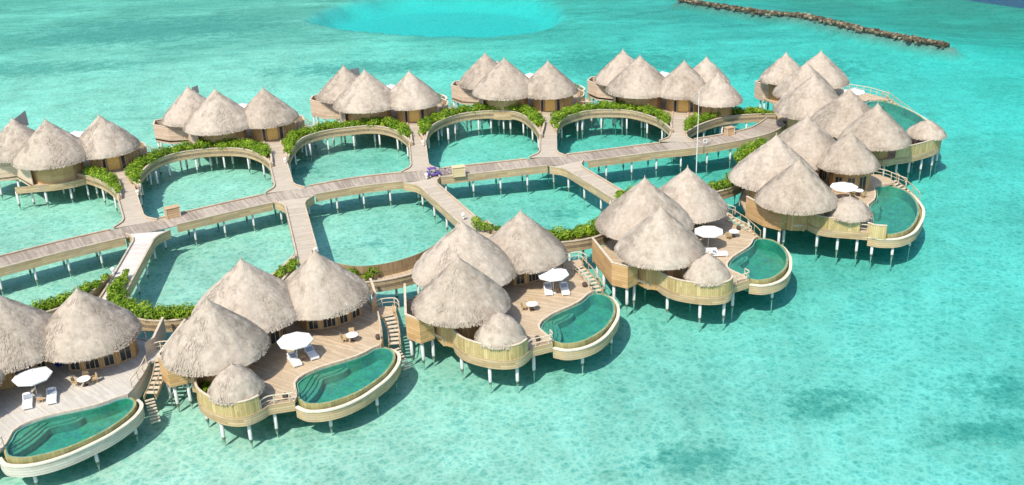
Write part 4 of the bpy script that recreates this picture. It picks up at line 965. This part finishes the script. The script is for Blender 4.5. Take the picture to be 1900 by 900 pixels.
# blue pot on the lower left deck
b = MB(); b.lathe([(.25, 0), (.46, .25), (.5, .5), (.38, .78), (.30, .84)], 16)
p = wp(FV[0], *to_local(FV[0], (-44.4, 87.2))); tag(b.build('glazed_pot', M['blue'], None, True, p), 'round dark blue glazed pot in the shade at the lower left villa', 'pot')
# small planters / lanterns by the rails
for vi, q, lab in ((1, (.9, -13.2), 'small dark pot by the railing of the second front villa'), (2, (.6, -12.9), 'small dark pot by the railing of the middle front villa'), (1, (11.3, -6.2), 'small pot at the stair head of the second front villa'), (2, (11.2, -6.0), 'dark pot at the stair head of the middle front villa'), (3, (11.4, -4.6), 'dark pot near the railing of the front villa right of centre')):
    b = MB(); b.lathe([(.16, 0), (.26, .2), (.27, .42), (.2, .5)], 12); tag(b.build('pot', M['dark_wood'], None, True, wp(FV[vi], *q)), lab, 'pot', 'dark pots on the decks')

# things on the boardwalk
def crate(p, size, rz, mt, label):
    r = empty('slatted_box', (p[0], p[1], DECK), rz); b = MB(); b.box((0, 0, size[2] / 2 + .003), (size[0], size[1], size[2] - .01)); b.build('body', M[mt], r)
    b = MB(); b.box((0, 0, size[2] + .05), (size[0] + .12, size[1] + .12, .09)); b.build('lid', M[mt], r)
    for x in (-1, 1):
        c = MB(); c.box((x * (size[0] / 2 - .05), -size[1] / 2 - .022, size[2] / 2), (.12, .04, size[2] - .02)); c.build('post', M['rail'], r)
    tag(r, label, 'wooden box', 'slatted wooden boxes along the boardwalk')
crate((-44.2, 124.9), (1.8, 1.0, 1.25), .55, 'crate', 'brown slatted box on the boardwalk near the bleached pale jetty')
crate((-7.5, 135.9), (1.75, 1.0, 1.35), .2, 'crate_pale', 'pale slatted box beside the purple buggy')
crate((33.0, 149.4), (1.35, .9, 1.1), .4, 'crate', 'reddish slatted box on the boardwalk near the corner villa')

def buggy(p, rz):
    r = empty('buggy', (p[0], p[1], DECK), rz)
    b = MB(); b.box((0, 0, .42), (2.3, 1.15, .28)); b.box((.85, 0, .66), (.6, 1.1, .26)); b.box((-.95, 0, .7), (.4, 1.1, .3)); b.build('body', M['purple'], r)
    b = MB(); b.box((-.35, 0, .68), (.5, 1.0, .22)); b.box((-.62, 0, .98), (.1, 1.0, .5)); b.build('seat', M['cushion_grey'], r)
    b = MB(); b.box((-.25, 0, 1.42), (1.5, 1.15, .07)); b.box((-.25, 0, 1.47), (1.2, .9, .04)); b.build('canopy', M['purple'], r)
    for x in (-.9, .45):
        for y in (-.52, .52): c = MB(); c.tube([(x, y, .55), (x + (.06 if x > 0 else 0), y, 1.39)], .025, 5); c.build('post', M['metal'], r)
    for x in (-.75, .78):
        for y in (-.56, .56):
            c = MB(); c.tube([(x, y - .08, .25), (x, y + .08, .25)], .25, 14); w = c.build('wheel', M['rubber'], r)
            c = MB(); c.tube([(x, y - .085, .25), (x, y + .085, .25)], .12, 10); c.build('hub', M['white_paint'], w)
    c = MB(); c.tube([(.55, 0, .8), (.35, 0, 1.05)], .02, 5); c.lathe([(.17, 1.04), (.17, 1.07)], 12, (.33, 0, 0)); c.build('steering_wheel', M['rubber'], r)
    r.scale = (.82, .82, .82)
    return tag(r, 'small purple buggy with flat purple canopy parked on the boardwalk', 'buggy')
buggy((-11.0, 136.3), .3)
def bicycle(p, rz):
    r = empty('bicycle', (p[0], p[1], DECK), rz); b = MB()
    for x in (-.52, .52):
        w = MB(); w.tube([(x + .33 * cos(k * pi / 9), 0, .34 + .33 * sin(k * pi / 9)) for k in range(19)], .025, 5, False); w.build('wheel', M['rubber'], r)
    for a, c in (((-.52, .34), (-.15, .85)), ((-.15, .85), (.38, .85)), ((-.02, .34), (.38, .85)), ((-.02, .34), (-.18, .92)), ((-.52, .34), (-.02, .34)), ((.52, .34), (.36, 1.0))): b.tube([(a[0], 0, a[1]), (c[0], 0, c[1])], .025, 5)
    b.build('frame', M['purple'], r); c = MB(); c.box((-.2, 0, .96), (.26, .15, .06)); c.build('saddle', M['rubber'], r)
    c = MB(); c.tube([(.33, -.28, 1.02), (.37, 0, 1.02), (.33, .28, 1.02)], .02, 5); c.build('handlebar', M['metal'], r)
    return tag(r, 'pale purple bicycle standing between the purple buggy and pale box', 'bicycle')
bicycle((-9.2, 136.6), .3)
def lantern(p, label):
    r = empty('lantern', (p[0], p[1], DECK + .27)); b = MB(); b.lathe([(.13, 0), (.13, .32)], 10); b.build('post', M['white_paint'], r)
    b = MB(); b.lathe([(.16, .32), (.24, .42), (.24, .6), (.12, .72)], 12); b.build('globe', M['fabric'], r)
    tag(r, label, 'lantern', 'white lanterns along the jetties')
for q, lab in (((-51.2, 132.8), 'white lantern on the kerb of the leftmost back jetty'), ((-33.15, 143.9), 'white lantern on the kerb of the second back jetty'), ((-13.3, 149.6), 'white lantern on the jetty left of the purple buggy'), ((-45.95, 107.4), 'white lantern on the bleached pale jetty'), ((-23.35, 110.8), 'white lantern beside the second front villa jetty'), ((-6.35, 119.7), 'white lantern on the slanting jetty behind the middle front villa'), ((-11.9, 134.9), 'white lantern at the corner by the purple buggy')):
    lantern(q, lab)
# flagpole
r = empty('flagpole', (26.7, 141.3, 0)); b = MB(); b.lathe([(.075, -3), (.07, 4), (.035, 11.6)], 8); b.build('pole', M['white_paint'], r); b = MB(); b.lathe([(.02, 11.6), (.1, 11.68), (.02, 11.78)], 8); b.build('finial', M['white_paint'], r)
tag(r, 'thin white flagpole rising from the water beside the boardwalk', 'flagpole')
# life ring on a post at the boardwalk edge
r = empty('life_ring', (28.4, 144.35, DECK)); b = MB(); b.tube([(0, 0, 0), (0, 0, 1.15)], .05, 6); b.build('post', M['rail'], r)
b = MB(); b.tube([(  .3 * cos(k * pi / 10), -.1, .85 + .3 * sin(k * pi / 10)) for k in range(21)], .07, 7, False); b.build('ring', M['white_paint'], r)
tag(r, 'white life ring on a short post at the boardwalk edge near the flagpole', 'life ring')

# ------------------------------------------------------------------ breakwater
rnd = random.Random(5); b = MB()
line = smooth([(45.5, 269.5), (47.8, 266.7), (60.3, 251.7), (65.8, 247.4), (71.1, 243.2), (78.9, 228.1), (86.4, 216.1), (90.9, 210.3)], 5)
Lb = length(line); acc = 0
b.tube([(p[0], p[1], -.35) for p in line], [.75] * len(line), 7); b.at = [.25] * len(b.at)
for (p, d) in walk(line, .33):
    acc += .33
    for q in range(3):
        o = rnd.gauss(0, .7); s = rnd.uniform(.2, .5); h = max(0, .5 - abs(o) * .4)
        b.blob((p[0] - d[1] * o + rnd.uniform(-.3, .3), p[1] + d[0] * o + rnd.uniform(-.3, .3), h - .2 + rnd.uniform(-.15, .12)), s, rnd.randint(0, 999), squash=(1, 1, .75), at=rnd.random())
tag(b.build('breakwater', M['rock']), 'low breakwater of brown boulders crossing the shallows at the top right', 'breakwater')
